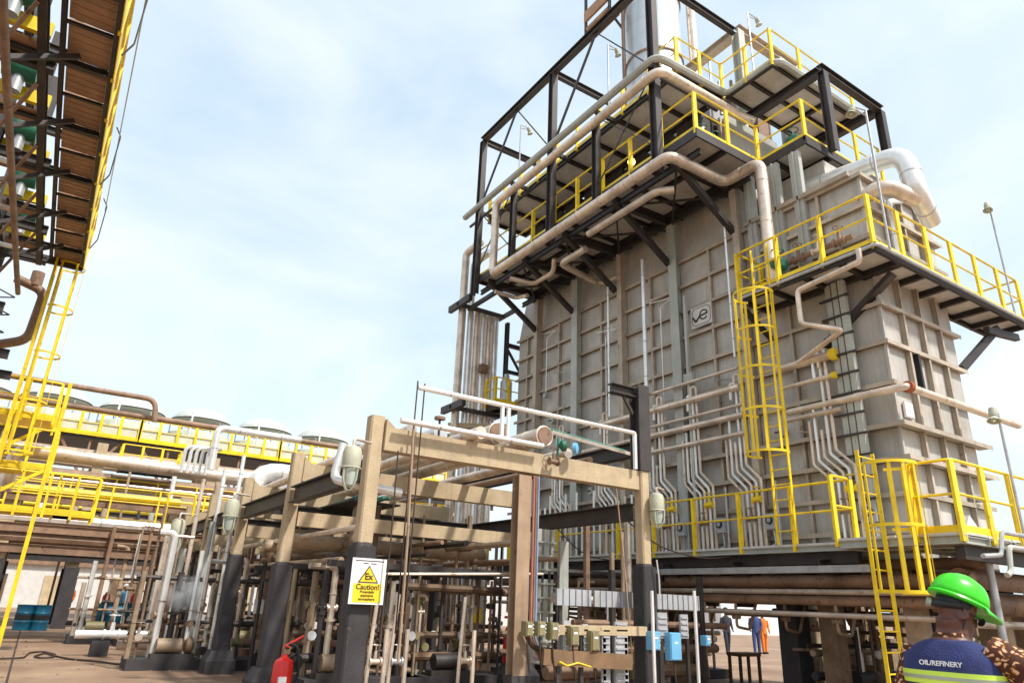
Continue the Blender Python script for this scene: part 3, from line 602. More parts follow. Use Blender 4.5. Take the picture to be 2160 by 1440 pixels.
# ---- floodlights ----
floodlight((18.05,6.13,Z1),11.3,(-.42,-.1),'floodlight on a tall thin pole at the right tip of the mid platform')
floodlight((13.42,5.16,Z0-.1),5.05,(-.3,-.05),'floodlight on the pole at the right end of the lower walkway')
a=P(1095,362,'u',11.4); floodlight((11.4,a.y,Z3),P(1095,268,'u',11.4).z,(.35,0),'leftmost floodlight on the top platform')
a=P(1284,206,'u',11.4); floodlight((11.4,a.y,Z3),P(1279,98,'u',11.4).z,(.35,0),'second floodlight on the top platform, near the stack')
a=P(1590,150,'v',10.1); floodlight((a.x,10.1,a.z-.3),P(1578,28,'v',10.1).z,(.45,0),'highest floodlight, beside the grey top column')
floodlight((12.4,5.98,Z1-.1),11.6,(-.3,.1),'floodlight on the long white pole that rises from the corner of the mid platform')
t=thing('bulkhead_lamp',P(1332,345,'u',11.5),'small lit yellow lamp under the rails of the upper platform','lamp'); p=P(1332,342,'u',11.5)
MB().ball(p,.11).build('lens','lit',t); MB().cyl(p,p+Vector((0,0,.2)),.08,.05,n=10).build('housing','lampg',t); MB().cyl(p+Vector((0,0,.2)),p+Vector((0,0,.85)),.02,n=6).build('stem','galv',t)

# ---- under the heater ----
t=thing('heater_substructure',(14.7,13,0),'brown concrete legs and dark beams carrying the heater over open ground','foundation')
for u,v in ((13.5,7.0),(13.5,9.75),(13.5,13.2),(13.5,17.9),(16,7.0),(16,11.2),(16,15.6),(16,19)):
        B(u-.22,u+.22,v-.22,v+.22,0,2.0).build('leg','fire' if u<14 else 'conc',t)
for z,h,v in ((2.15,.26,None),): 
    for u in (13.3,14.7,16.1): MB().ibeam((u,6.6,z),(u,20,z),.26,.3).build('floor_beam','dark',t)
for v in (6.9,9.1,11.3,13.5,15.7,17.9,19.6): MB().ibeam((13.1,v,2.42),(16.3,v,2.42),.2,.14).build('floor_beam','dark',t)
for z,r,m,u in ((2.25,.12,'pipebr',12.6),(1.9,.09,'pipebr',12.5),(2.55,.10,'pipebr',13.0),(1.65,.05,'pipe',12.4),(2.05,.05,'pipe',12.3)):
    pipe('header_pipe',[(u,5.7,z),(u,20,z)],r,'',m=m,parent=t,bands=False)
for z,r,m,v in ((2.3,.16,'pipebr',5.9),(1.95,.20,'pipebr',6.3),(1.6,.06,'pipe',5.8),(2.6,.07,'galv',5.5)):
    pipe('header_pipe',[(12.6,v,z),(24,v,z)],r,'',m=m,parent=t,bands=False)
for k,v in enumerate((8.1,9.2,10.4,11.5,12.6,13.8,15,16.2,17.4)):
    mb=MB().tube([(12.5,v,1.9),(12.5,v,1.35),(12.9,v,1.3),(13.4,v,2.3)],.03,8); valve(mb,(12.5,v,1.55),.5,(0,1,0)); mb.build('burner_feed','rustp' if k%2 else 'tan2',t)
    MB().cyl((14.2,v,1.75),(14.2,v,2.4),.22,.3,n=14).build('burner_can','dark',t)

# ================= CONCRETE PIPE RACK =================
RK=thing('concrete_pipe_rack',(6.3,15,0),'tan concrete portal frames with black fireproofed column feet in the centre foreground','pipe rack')
CV=[9.45,13.25,17.07,20.9,24.7]
def column(u,v,w,d,top,split,foot=True,parent=RK,base=.45):
    ch=.03
    def prism(x0,x1,y0,y1,z0,z1): 
        return MB().loft([((u,v,z),(w2,0,0),(0,d2,0)) for z,w2,d2 in ((z0,x1-u,y1-v),(z1,x1-u,y1-v))],n=4)
    def oct(h0,h1,ww,dd,c=.025):
        pts=[(-ww+c,-dd),(ww-c,-dd),(ww,-dd+c),(ww,dd-c),(ww-c,dd),(-ww+c,dd),(-ww,dd-c),(-ww,-dd+c)]
        m=MB(); m.add([(u+a,v+b,h0) for a,b in pts]+[(u+a,v+b,h1) for a,b in pts],[(i,(i+1)%8,8+(i+1)%8,8+i) for i in range(8)]+[tuple(reversed(range(8))),tuple(range(8,16))]); return m
    oct(split-.02,top,w/2,d/2).build('column','conc',parent)
    m=oct(0,split,w/2+.05,d/2+.05); m.build('fireproof_jacket','fire',parent)
    MB().loft([((u,v,split-.01),(w*.62,0,0),(0,d*.62,0)),((u,v,split+.05),(w*.5,0,0),(0,d*.5,0))],n=16,p=6).build('jacket_collar','fire',parent)
    if foot:
        w,d=w*1.35,d*1.35; MB().box(u-w*1.05,u+w*1.05,v-d*1.05,v+d*1.05,0,base*.55).build('footing','fire',parent)
        MB().add([(u-w*1.05,v-d*1.05,base*.55),(u+w*1.05,v-d*1.05,base*.55),(u+w*1.05,v+d*1.05,base*.55),(u-w*1.05,v+d*1.05,base*.55),(u-w*.7,v-d*.7,base),(u+w*.7,v-d*.7,base),(u+w*.7,v+d*.7,base),(u-w*.7,v+d*.7,base)],[(0,1,5,4),(1,2,6,5),(2,3,7,6),(3,0,4,7),(4,5,6,7)]).build('footing_slope','fire',parent)
for i,v in enumerate(CV):
    for u in (3.7,8.9):
        if u==8.9 and i==0: column(8.9,9.35,.20,.22,3.98,2.32)
        elif u==3.7: column(u,v,.215,.22,(4.14 if i==0 else 4.15),(2.30,2.13,2.38,2.3,2.3)[i])
        else: column(u,v,.25,.24,4.0,2.28)
    vv=9.4 if i==0 else v
    B(3.81,8.79,vv-.11,vv+.11,3.64,3.98).build('beam','conc',RK)
    # haunch at the column head
    MB().add([(3.812,vv-.108,3.98),(3.96,vv-.108,3.98),(3.812,vv-.108,4.10),(3.812,vv+.108,3.98),(3.96,vv+.108,3.98),(3.812,vv+.108,4.10)],[(0,1,2),(5,4,3),(1,4,5,2),(0,3,4,1),(0,2,5,3)]).build('haunch','conc',RK)
    if i: B(3.83,8.77,vv-.10,vv+.10,2.82,3.08).build('beam','conc',RK)
for u,z in ((3.7,3.36),(8.9,3.28)):
    for i in range(len(CV)-1): MB().ibeam((u,CV[i]+.15,z),(u,CV[i+1]-.15,z),.2,.30,t=.025).build('steel_beam','dark',RK)
MB().ibeam((8.9,9.55,4.42),(8.9,17,4.42),.2,.26,t=.02).build('steel_beam','dark',RK)
# extra short tie beams behind
for i in (1,2,3): MB().ibeam((3.86,CV[i]+1.9,3.30),(8.74,CV[i]+1.9,3.30),.16,.2).build('steel_beam','dark',RK)
bc=thing('black_steel_column',(8.9,9.35,3.98),'black steel stub column with a side bracket standing on the right concrete column','column')
MB().ibeam((8.9,9.35,3.985),(8.9,9.35,5.62),.27,.27,t=.03,up=(0,1,0)).build('shaft','dark',bc)
MB().ibeam((8.76,9.35,5.46),(8.18,9.35,5.46),.16,.18,t=.02).build('bracket','dark',bc); MB().bar((8.72,9.35,5.05),(8.5,9.35,5.36),.05,.05).build('knee_brace','dark',bc)
# pipes lying on the rack
def rp(u,v0,v1,z,r,lab,m='pipe',cap=None,**k):
    t=pipe('rack_pipe',[(u,v0,z),(u,v1,z)],r,lab,m=m,group='pipes lying on the concrete rack',n=16,bend=0)
    if cap: MB().cyl((u,v0+.01,z),(u,v0-.03,z),r*.93,n=16).build('end_cap',cap,t); MB().ring((u,v0,z),r*1.03,.018,axis=(0,1,0),n=20).build('end_rim','pipe',t)
    return t
rp(6.62,9.25,26,4.28,.155,'open-ended tan pipe on the rack with a rusty end, nearer of the two','pipe','pipebr')
rp(5.98,9.7,26,4.30,.175,'open-ended tan pipe on the rack with a rusty end, farther of the two','pipe','pipebr')
rp(5.3,9.1,26,4.10,.10,'insulated pipe on the rack left of the open-ended pair')
rp(4.85,9.6,26,4.12,.12,'pale insulated pipe on the rack, second from the left','pipew')
rp(4.35,9.6,26,4.08,.09,'leftmost insulated pipe on the rack')
rp(7.4,9.6,22,4.15,.09,'insulated pipe on the rack right of the open-ended pair')
rp(7.9,9.6,22,4.10,.06,'thin rusty pipe on the rack near the black column','pipebr')
pipe('rack_pipe',[(3.95,9.12,4.07),(6.5,9.12,4.07)],.045,'white pipe lying along the front concrete beam',m='pipew',n=10)
lp=pipe('loop_pipe',[(4.22,9.2,4.64),(8.62,9.2,4.64),(8.62,9.2,3.98)],.04,'white overhead rail pipe above the front concrete beam',m='pipew',bend=.04,n=8)
for u in (5.74,5.86): MB().cyl((u,9.2,4.0),(u,9.2,4.62),.035,n=8).build('leg','pipew',lp)
for k,u in enumerate((4.2,4.32)): pipe('thin_rod',[(u,9.2,1.2),(u,9.2,4.74-.02*k)],.012,['thin dark vertical rod left of its twin at the front beam','thin dark vertical rod right of its twin at the front beam'][k],'rod',m='cable',group='thin vertical rods',bands=False,n=6)
t=thing('teal_conduit_rack',(7.3,9.3,4.35),'teal conduits on a small tray above the front beam left of the black column','conduit')
for k in range(3): MB().tube([(6.75,9.5+.07*k,4.50),(8.7,9.5+.07*k,4.36)],.018,6).build('conduit','teal',t)
MB().bar((6.9,9.42,4.42),(8.7,9.42,4.30),.03,.06).build('tray','pipe',t)
t=thing('teal_conduit_rack',(6.5,12.9,3.5),'green conduits in a mesh tray below the second concrete beam','conduit')
for k in range(5): MB().tube([(5.0+.14*k,13.0,3.50),(5.2+.14*k,17,3.50)],.028,6).build('conduit','teal',t)
MB().box(4.9,6.0,13.45,17,3.42,3.45).build('tray','dark',t)
t=thing('control_valve',(7.0,9.15,4.0),'small green valve with a bright blue round cap on the front concrete beam','valve')
MB().cyl((6.9,9.25,3.98),(6.9,9.25,4.3),.02,n=6).build('stem','teal',t); MB().lathe([(.03,0),(.1,.04),(.1,.1),(.03,.14)],(6.9,9.2,4.14),(1,-.4,.2),12).build('body','green',t); MB().lathe([(.02,0),(.095,.02),(.095,.08),(.03,.1)],(7.12,9.12,4.12),(.6,-.8,0),14).build('blue_cap','blue',t)
t=thing('control_valve',(6.3,9.3,3.98),'small dark valve handle on the front beam under the open pipe end','valve'); mb=MB(); valve(mb,(6.75,9.15,3.85),.6); mb.build('valve_body','pipebr',t)
t=thing('valve_handwheel',(4.75,9.4,4.0),'small T-shaped valve handle sticking up behind the front beam','valve'); MB().cyl((4.82,9.6,4.05),(4.82,9.6,4.34),.02,n=6).build('spindle','dark',t); MB().cyl((4.82,9.6,4.32),(4.82,9.6,4.36),.09,n=12).build('handle','pipebr',t)  # only a handwheel on its spindle, no valve body below
# left side of the front column: elbow pipes
pipe('elbow_pipe',[(3.55,10.3,3.85),(3.45,10.3,3.3),(3.6,9.9,3.2),(4.4,9.9,3.15)],.07,'shiny elbowed pipe just left of the front concrete column',m='pipew')
pipe('big_white_vessel_pipe',[(3.9,16.9,4.55),(3.3,16.9,4.5),(2.8,16.9,4.2),(2.8,16.9,3.2)],.28,'fat white elbow pipe behind the second concrete column',m='pipew',n=18,bend=.5) if False else None
pipe('fat_elbow_pipe',[(5.6,19.3,4.72),(4.35,19.3,4.72),(4.2,19.3,3.2)],.24,'fat pale elbow pipe rising behind the second concrete column',m='pipew',n=20,bend=.6)
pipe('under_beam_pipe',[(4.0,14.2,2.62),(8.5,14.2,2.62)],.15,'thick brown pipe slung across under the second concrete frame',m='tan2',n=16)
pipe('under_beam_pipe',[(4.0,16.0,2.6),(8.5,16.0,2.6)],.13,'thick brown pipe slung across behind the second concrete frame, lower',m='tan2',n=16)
pipe('long_thin_pipe',[(4.0,9.6,1.95),(6.9,9.6,2.1)],.02,'thin rail pipe between front column and the middle steel post',m='pipe',bands=False,n=8)

# middle steel post with conduits
t=thing('steel_post',(6.3,9.3,0),'tan steel post with black foot under the middle of the front beam','column')
MB().ibeam((6.3,9.4,.62),(6.3,9.4,3.59),.24,.2,t=.02,up=(0,1,0)).build('shaft','tansteel',t); MB().box(6.15,6.45,9.28,9.52,0,.64).build('foot','fire',t)
for k,(du,m) in enumerate(((.17,'dullred'),(.215,'pipebr'),(.26,'dullblue'))): MB().tube([(6.3+du,9.3,3.6),(6.3+du,9.3,1.15),(6.3+du+.2,9.3,.85)],.022,6).build('conduit',m,t)
MB().tube([(6.3,9.22,1.3),(6.45,9.22,1.02),(6.9,9.22,.98)],.04,8,bend=.2).build('hose','cable',t)
# thin hanging ropes and hoses beside the front column
for k,(x0,y0,x1,y1,m) in enumerate(((872,905,840,1395,'tansteel'),(840,950,800,1360,'cable'),(1300,1030,1335,1400,'tansteel'),(1385,1180,1392,1260,'pipew'))):
    a=P(x0,y0,'v',9.1); b=P(x1,y1,'v',9.1)
    pipe('hanging_line',[a,(a+b)/2+Vector((.02,0,0)),b],.012 if k else .022,['rusty vertical line right of the front concrete column','dark cord hanging left of the rusty line','thin orange line crossing the right concrete column','short pale line left of the grey tray'][k],'line',m=m,bands=False,n=6,group='hanging lines')

# ---- caution sign ----
t=thing('caution_sign',(3.62,9.0,1.75),'white caution sign with yellow Ex triangle on the front concrete column','sign')
o=P(776,1225,'v',9.2); su,sz=o.x,o.z; w2,h2=.245,.29
def sp_(x,z,d=0): return (su+x,9.2-d,sz+z)
MB().box(su-w2,su+w2,9.195,9.205,sz-h2,sz+h2).build('plate','white',t)
MB().box(su-.20,su+.20,9.190,9.1945,sz-.265,sz-.03).build('yellow_panel','signy',t)
MB().add([sp_(-.145,-.02,.012),sp_(.145,-.02,.012),sp_(0,.20,.012),sp_(-.145,-.02,.006),sp_(.145,-.02,.006),sp_(0,.20,.006)],[(0,1,2),(5,4,3),(0,3,4,1),(1,4,5,2),(2,5,3,0)]).build('triangle_border','ink',t)
MB().add([sp_(-.12,-.008,.015),sp_(.12,-.008,.015),sp_(0,.178,.015),sp_(-.12,-.008,.0125),sp_(.12,-.008,.0125),sp_(0,.178,.0125)],[(0,1,2),(5,4,3),(0,3,4,1),(1,4,5,2),(2,5,3,0)]).build('triangle','signy',t)
def text(s,size,loc,rot,m,parent,name,bold=.0,depth=.001):
    cu=bpy.data.curves.new(name,'FONT'); cu.body=s; cu.size=size; cu.align_x='CENTER'; cu.align_y='CENTER'; cu.extrude=depth; cu.offset=bold
    ob=bpy.data.objects.new(name,cu); COL.objects.link(ob); bpy.context.view_layer.update()
    me=bpy.data.meshes.new_from_object(ob); COL.objects.unlink(ob); bpy.data.objects.remove(ob)
    o=bpy.data.objects.new(name,me); COL.objects.link(o); me.materials.clear(); me.materials.append(M[m]); o.parent=parent; o.location=Vector(loc)-wloc(parent); o.rotation_euler=rot; return o
rx=(R(90),0,0)
text('Ex',.115,sp_(0,.055,.018),rx,'ink',t,'lettering',.003)
text('Caution!',.095,sp_(0,-.075,.0125),rx,'ink',t,'lettering',.002)
text('Potentially',.048,sp_(0,-.135,.0125),rx,'ink',t,'lettering',.001)
text('explosive',.048,sp_(0,-.18,.0125),rx,'ink',t,'lettering',.001)
text('atmosphere',.048,sp_(0,-.225,.0125),rx,'ink',t,'lettering',.001)
for x0,x1,z_ in ((-.205,.205,.258),(-.09,-.015,.225),(.02,.10,.225)): MB().box(su+x0,su+x1,9.1925,9.1945,sz+z_-.006,sz+z_+.006).build('print_line','ink',t)

# ---- caged bulkhead lamps ----
def bulk(p,s,label):
    p=Vector(p); t=thing('caged_lamp',p,label,'lamp','caged explosion-proof lamps')
    MB().lathe([(.05*s,.30*s),(.11*s,.27*s),(.13*s,.2*s),(.13*s,.05*s),(.12*s,.0)],p,n=16).build('housing','lampg',t)
    MB().lathe([(.105*s,0),(.10*s,-.12*s),(.07*s,-.24*s),(.01,-.27*s)],p,n=14).build('glass_globe','glass',t)
    mb=MB(); mb.ring(p-Vector((0,0,.01)),.135*s,.012*s,n=18)
    for a in range(4):
        c,sn=math.cos(a*1.571+.5)*s,math.sin(a*1.571+.5)*s
        mb.tube([p+Vector((.13*c,.13*sn,0)),p+Vector((.12*c,.12*sn,-.2*s)),p+Vector((.05*c,.05*sn,-.3*s)),p+Vector((0,0,-.31*s))],.011*s,6,bend=.05)
    mb.build('wire_cage','lampg',t)
    MB().tube([p+Vector((0,0,.3*s)),p+Vector((0,0,.4*s)),p+Vector((.3*s,.12*s,.4*s))],.02*s,6,bend=.05).build('conduit_arm','pipe',t)
bulk(P(740,985,'v',9.15),1.0,'caged lamp just left of the front concrete column')
bulk(P(1386,1075,'v',9.1),1.0,'caged lamp right of the right concrete column')
bulk(P(486,1088,'v',16.5),1.25,'caged lamp left of the third concrete column')
bulk(P(372,1128,'v',19),1.3,'leftmost caged lamp among the brown pipes')

# ---- fire extinguisher ----
e=P(592,1442,'v',11.9); ex,ey=e.x,e.y; zb=e.z-.36
t=thing('fire_extinguisher',(ex,ey,0),'red wheeled fire extinguisher with hose in front of the second concrete column','fire extinguisher')
MB().lathe([(.02,zb-.02),(.14,zb),(.155,zb+.04),(.155,zb+.62),(.13,zb+.7),(.06,zb+.74),(.05,zb+.8)],(ex,ey,0),n=24).build('cylinder','red',t)
MB().box(ex-.1,ex+.02,ey-.2,ey-.14,zb+.4,zb+.48).build('label_plate','white',t); MB().box(ex-.02,ex+.06,ey-.19,ey-.15,zb+.16,zb+.34).build('label_plate','white',t)
MB().tube([(ex,ey,zb+.8),(ex+.05,ey,zb+.95),(ex+.18,ey-.05,zb+.9),(ex+.24,ey-.05,zb+.6),(ex+.2,ey-.05,zb+.2)],.022,8,bend=.1).build('hose','black',t)
MB().ring((ex+.17,ey,zb+.66),.12,.018,axis=(0,1,0),n=16).build('hose_coil','black',t)
MB().tube([(ex-.06,ey+.1,zb-.1),(ex+.02,ey+.1,zb+.9),(ex+.3,ey+.1,zb+1.05)],.018,8).tube([(ex+.02,ey+.1,zb+.9),(ex+.02,ey-.1,zb+.9)],.014,6).build('trolley_handle','red',t)
MB().box(ex-.04,ex+.06,ey-.06,ey+.06,zb+.79,zb+.86).build('valve_head','pipebr',t)
if zb>.2:
    MB().box(ex-.18,ex+.18,ey-.05,ey+.18,zb-.08,zb-.03).build('trolley_shelf','red',t)
    for s in (-1,1): MB().bar((ex+s*.16,ey+.12,.2),(ex+s*.1,ey+.12,zb+.3),.03,.03).build('trolley_bar','red',t)
for s in (-1,1): MB().cyl((ex+s*.22,ey+.1,.18),(ex+s*.17,ey+.1,.18),.18,n=20).build('wheel','black',t)

# ---- instrument stand with boxes ----
t=thing('instrument_stand',(7.6,9.0,0),'tan channel frame carrying cables and hanging instruments right of the middle steel post','instrument rack')
MB().box(6.75,8.6,9.0,9.08,1.22,1.36).build('top_channel','conc',t)
MB().bar((6.5,9.0,.92),(8.15,8.9,.84),.05,.22).build('cable_trough','wood',t)
for u in (6.8,7.25,7.7,8.15): MB().box(u-.03,u+.03,9.02,9.08,0,1.22).build('leg','dark',t)
MB().tube([(6.75,8.93,.86),(6.9,8.93,.80),(7.1,8.93,.84),(7.35,8.93,.78)],.012,6).build('cable','signy',t)
def jbox(x,y,w,h,m,label,v=8.95,knob=True,group='instrument boxes'):
    p=P(x,y,'v',v); t=thing('junction_box',(p.x,v,p.z-h/2),label,'junction box',group)
    MB().box(p.x-w/2,p.x+w/2,v-.06,v+.07,p.z-h/2,p.z+h/2).build('case',m,t); MB().box(p.x-w/2+.015,p.x+w/2-.015,v-.075,v-.062,p.z-h/2+.015,p.z+h/2-.015).build('cover',m,t)
    for a_ in (-1,1):
        for b_ in (-1,1): MB().cyl((p.x+a_*(w/2-.03),v-.08,p.z+b_*(h/2-.03)),(p.x+a_*(w/2-.03),v-.075,p.z+b_*(h/2-.03)),.009,n=6).build('screw','galv',t)
    MB().box(p.x-.035,p.x+.035,v-.079,v-.0755,p.z+h*.1,p.z+h*.1+.03).build('tag_plate','white',t)
    if knob:
        mb=MB()
        for k in range(3): mb.cyl((p.x+w/2,v,p.z-h/4+k*h/4),(p.x+w/2+.05,v,p.z-h/4+k*h/4),.018,n=8)
        mb.build('cable_glands','signy' if m=='blue' else 'galv',t)
    MB().tube([(p.x,v,p.z-h/2),(p.x+.02,v,p.z-h/2-.25),(p.x+.1,v+.05,p.z-h/2-.5)],.015,6).build('cable','cable',t)
jbox(1378,1350,.19,.28,'blue','small blue junction box left of the larger blue one')
jbox(1420,1362,.25,.42,'blue','largest light blue junction box at the foot of the right column')
jbox(1488,1350,.10,.16,'blue','smallest blue junction box at the right end of the row')
for i,(x,y,w,h,m) in enumerate(((1112,1325,.12,.2,'olive'),(1138,1325,.13,.2,'olive'),(1165,1330,.14,.24,'olive'),(1208,1340,.15,.26,'olive'),(1251,1350,.16,.28,'olive'))):
    jbox(x,y,w,h,m,['olive instrument box nearest the middle post','second olive instrument box from the middle post','third olive instrument box in the hanging row','olive box between two grey slats','largest olive instrument box at the right of its row'][i],knob=i<3)
for i,(x,y,w,h) in enumerate(((1194,1345,.13,.5),(1233,1352,.11,.5),(1277,1380,.16,.85),(1396,1318,.22,.40),(1442,1320,.18,.38),(1310,1375,.26,.9))):
    p=P(x,y,'v',9.04); t=thing('equipment_cabinet',(p.x,9.04,p.z-h/2),['grey slat panel left of the olive boxes pair','narrow grey slat panel between the olive boxes','tall grey panel at the right end of the cable trough','louvred grey panel above the large blue box, left','louvred grey panel above the large blue box, right','weathered tall grey cabinet next to the right column foot'][i],'cabinet','grey cabinets')
    MB().box(p.x-w/2,p.x+w/2,9.02,9.06,p.z-h/2,p.z+h/2).build('sheet','greybox',t)
    for k in range(int(h/.09)): MB().box(p.x-w/2+.015,p.x+w/2-.015,9.0,9.018,p.z-h/2+.04+k*.09,p.z-h/2+.065+k*.09).build('louvre','greybox',t)
t=thing('horizontal_cable_tray',(8.3,9.6,1.4),'light grey ribbed cable tray crossing behind the right concrete column','cable tray')
a=P(1172,1265,'v',9.75); b=P(1470,1265,'v',9.75)
zt=(a.z+b.z)/2
for k in range(3):
    u0=a.x+(b.x-a.x)*(0,.24,.42)[k]; u1=a.x+(b.x-a.x)*(.22,.40,1)[k]; MB().box(u0,u1,9.72,9.76,zt-.13,zt+.13).build('tray_cover','greybox',t)
mb=MB()
for k in range(26): u=a.x+(b.x-a.x)*k/25; mb.box(u-.008,u+.008,9.70,9.719,zt-.13,zt+.13)
mb.build('tray_ribs','greybox',t)['kind']='stuff'
for u in (a.x+.1,b.x-.3): MB().box(u,u+.06,9.77,9.83,0,zt).build('leg','dark',t)
for k,x in enumerate((1375,1464)):
    p=P(x,1245,'v',8.75); pipe('standpipe',[(p.x,8.75,0),(p.x,8.75,p.z)],.028,['white-topped thin standpipe left of the large blue box','white-topped thin standpipe right of the large blue box'][k],m='pipew',bands=False,n=8,group='thin standpipes')
t=thing('vertical_cable_trays',(8.6,12.5,0),'grey vertical cable trays and channels behind the middle steel post','cable tray')
for k,(x,w) in enumerate(((1135,.16),(1152,.1),(1165,.06),(1190,.22))):
    p=P(x,1200,'v',11.6); MB().box(p.x-w/2,p.x+w/2,11.6,11.68,.6,3.05-.2*(k==3)).build('tray','column',t)
mb=MB()
for k in range(9): p=P(1140,1200,'v',11.58); mb.box(p.x-.1,p.x+.35,11.55,11.595,.7+k*.26,.73+k*.26)
mb.build('tray_clamps','column',t)['kind']='stuff'

# ================= overhead platform, top left =================
T=thing('overhead_platform',(-1.5,14,0),'overhead brown-floored walkway with yellow rail in the top left corner','platform')
zO=9.7; u0,u1=-1.52,-.82
ve=20.4; n=0; v=ve
for b in range(9):
    for k in range(2):
        v1_=v-.98; MB().box(u0+.05,u1-.05,v1_+.03,v-.03,zO,zO+.04).build('floor_panel','brown',T)
        mb=MB()
        for q in range(5): vv=v1_+.1+q*.17; mb.box(u0+.06,u1-.06,vv,vv+.012,zO-.012,zO-.001)
        mb.build('panel_ribs','brown',T)['kind']='stuff'
        MB().ibeam((u0,v1_,zO-.06),(u1,v1_,zO-.03),.05,.05).build('cross_beam','dark',T); v=v1_
    MB().ibeam((u0-.9,v+.98,zO-.1),(u1,v+.98,zO-.07),.11,.11).build('cross_beam','dark',T)
    MB().bar((u0+.25,v+.7,zO-.1),(u0-1.1,v+.5,zO-1.0),.07,.08).build('knee_brace','dark',T)
vs=v
for u in (u0,u1): MB().ibeam((u,vs,zO-.08),(u,ve,zO-.06),.07,.10).build('side_beam','dark',T)
MB().bar((u0-1.6,ve,zO-.08),(u1+.04,ve,zO-.08),.1,.2).build('end_beam','dark',T)
railing(T,[(u1+.04,vs),(u1+.04,ve)],zO,step=1.3,pw=(.05,.10)); MB().box(u1+.045,u1+.06,vs,ve,zO-.15,zO+.12).build('toe_board','yellow',T)
for vv in (19.2,15.6,11.0):
    MB().tube([(u1+.1,vv,zO),(u1+.22,vv,zO+.3),(u1+.22,vv,zO+1.3),(u1+.1,vv,zO+1.5)],.015,6).build('rail_stanchion','dark',T)
MB().tube([(u1+.2,vs,zO+1.25),(u1+.2,ve-1,zO+1.25)],.012,6).build('wire_rope','galv',T)
LS=thing('left_process_structure',(-3,14,0),'dark steel structure with green motors and braces at the left edge','steel structure')
for vv in (8.5,11.8,15.1,18.4,20.4):
    for u in (-2.6,-4.6): MB().ibeam((u,vv,0),(u,vv,15),.24,.24,up=(0,1,0)).build('column','dark',LS)
    for z in (6.4,9.55,12.2): MB().ibeam((-4.6,vv,z),(-1.6,vv,z),.14,.2).build('beam','dark',LS)
for u in (-1.75,-2.6,-4.6):
    for z in (6.4,9.5,12.2): 
        if u==-1.75 and z<9: continue
        MB().ibeam((u,5,z),(u,20.4,z),.12,.2).build('beam','dark',LS)
for k in range(7):
    vv=6+k*2.05
    MB().bar((-2.6,vv,9.4),(-4.6,vv+1.6,6.6),.06,.06).build('brace','dark',LS); MB().bar((-1.8,vv,9.4),(-2.6,vv+1.4,8.2),.05,.05).build('brace','pipebr',LS)
    MB().tube([(-2.1,vv,8.9),(-2.9,vv,8.9),(-2.9,vv,7.3)],.06,8).build('branch_pipe','pipe' if k%2 else 'pipew',LS)
    MB().cyl((-2.45,vv+.8,10.1),(-1.95,vv+.8,10.1),.22,n=14).build('motor','green',LS); MB().cyl((-2.2,vv+.8,9.6),(-2.2,vv+.8,10.1),.1,n=10).build('motor_foot','galv',LS)
    MB().box(-2.5,-1.7,vv+1.1,vv+1.2,9.7,9.95).build('belt_guard','yellow',LS); MB().box(-2.5,-1.7,vv+1.25,vv+1.7,9.62,9.66).build('floor_panel','brown',LS)
    MB().bar((-2.7,vv,10.2),(-3.4,vv+.3,7.6),.12,.06).build('grey_strip','galv',LS)
for u,z,r,m in ((-2.0,8.6,.06,'pipebr'),(-3.3,9.0,.16,'black'),(-2.35,8.2,.04,'pipe')): MB().cyl((u,5,z),(u,20.6,z),r,n=12).build('long_pipe',m,LS)
MB().tube([(-2.2,21.2,9.2),(-1.5,21.2,9.0),(-1.55,21.2,7.6),(-2.2,21.2,7.3)],.12,10,bend=.25).build('elbow_pipe','pipebr',LS); MB().cyl((-1.75,21.2,9.1),(-1.75,21.2,9.5),.15,n=12).build('valve_bonnet','pipebr',LS)
for k in range(6): MB().bar((-2.9,21.3,6.0+k*.5),(-2.1,21.3,6.2+k*.5),.03,.03).bar((-2.9,21.3,6.5+k*.5),(-2.1,21.3,6.2+k*.5),.03,.03).build('lattice_brace','dark',LS)
MB().cyl((-2.9,21.3,5.5),(-2.9,21.3,9.4),.05,n=8).build('lattice_chord','pipe',LS)
t=thing('caged_ladder',(-1.15,20.5,0),'long yellow caged ladder dropping from the end of the overhead walkway','ladder')
ladder(t,(-1.38,20.5),(0,1),(1,0),3.3,9.9,4.6,9.6,w=.45,r=.36,nb=5,hs=1.15)
t=thing('ladder_landing',(-1.2,21,0),'yellow stacked ladder landing with rails at the lower left edge','platform')
for i,(z,ua,ub,va,vb) in enumerate(((5.6,-1.9,-.5,21,22.6),(4.35,-1.9,-.3,21,22.4),(3.3,-2.0,.4,21,22.2),(3.3,.0,.9,21.1,22.2))):
    MB().box(ua,ub,va,vb,z-.05,z).build('landing_floor','yellow',t); railing(t,[(ua,va),(ub,va),(ub,vb)],z,h=.95,step=.6,toe=True,pw=(.06,.04))
for u in (-1.9,-.35): MB().bar((u,21,0),(u,21,6.6),.09,.09).build('landing_post','yellow',t)
MB().bar((-1.9,21,3.2),(-.4,21,4.3),.06,.08).bar((-1.9,21.2,4.4),(-.5,21.2,5.5),.06,.08).build('stair_stringer','yellow',t)

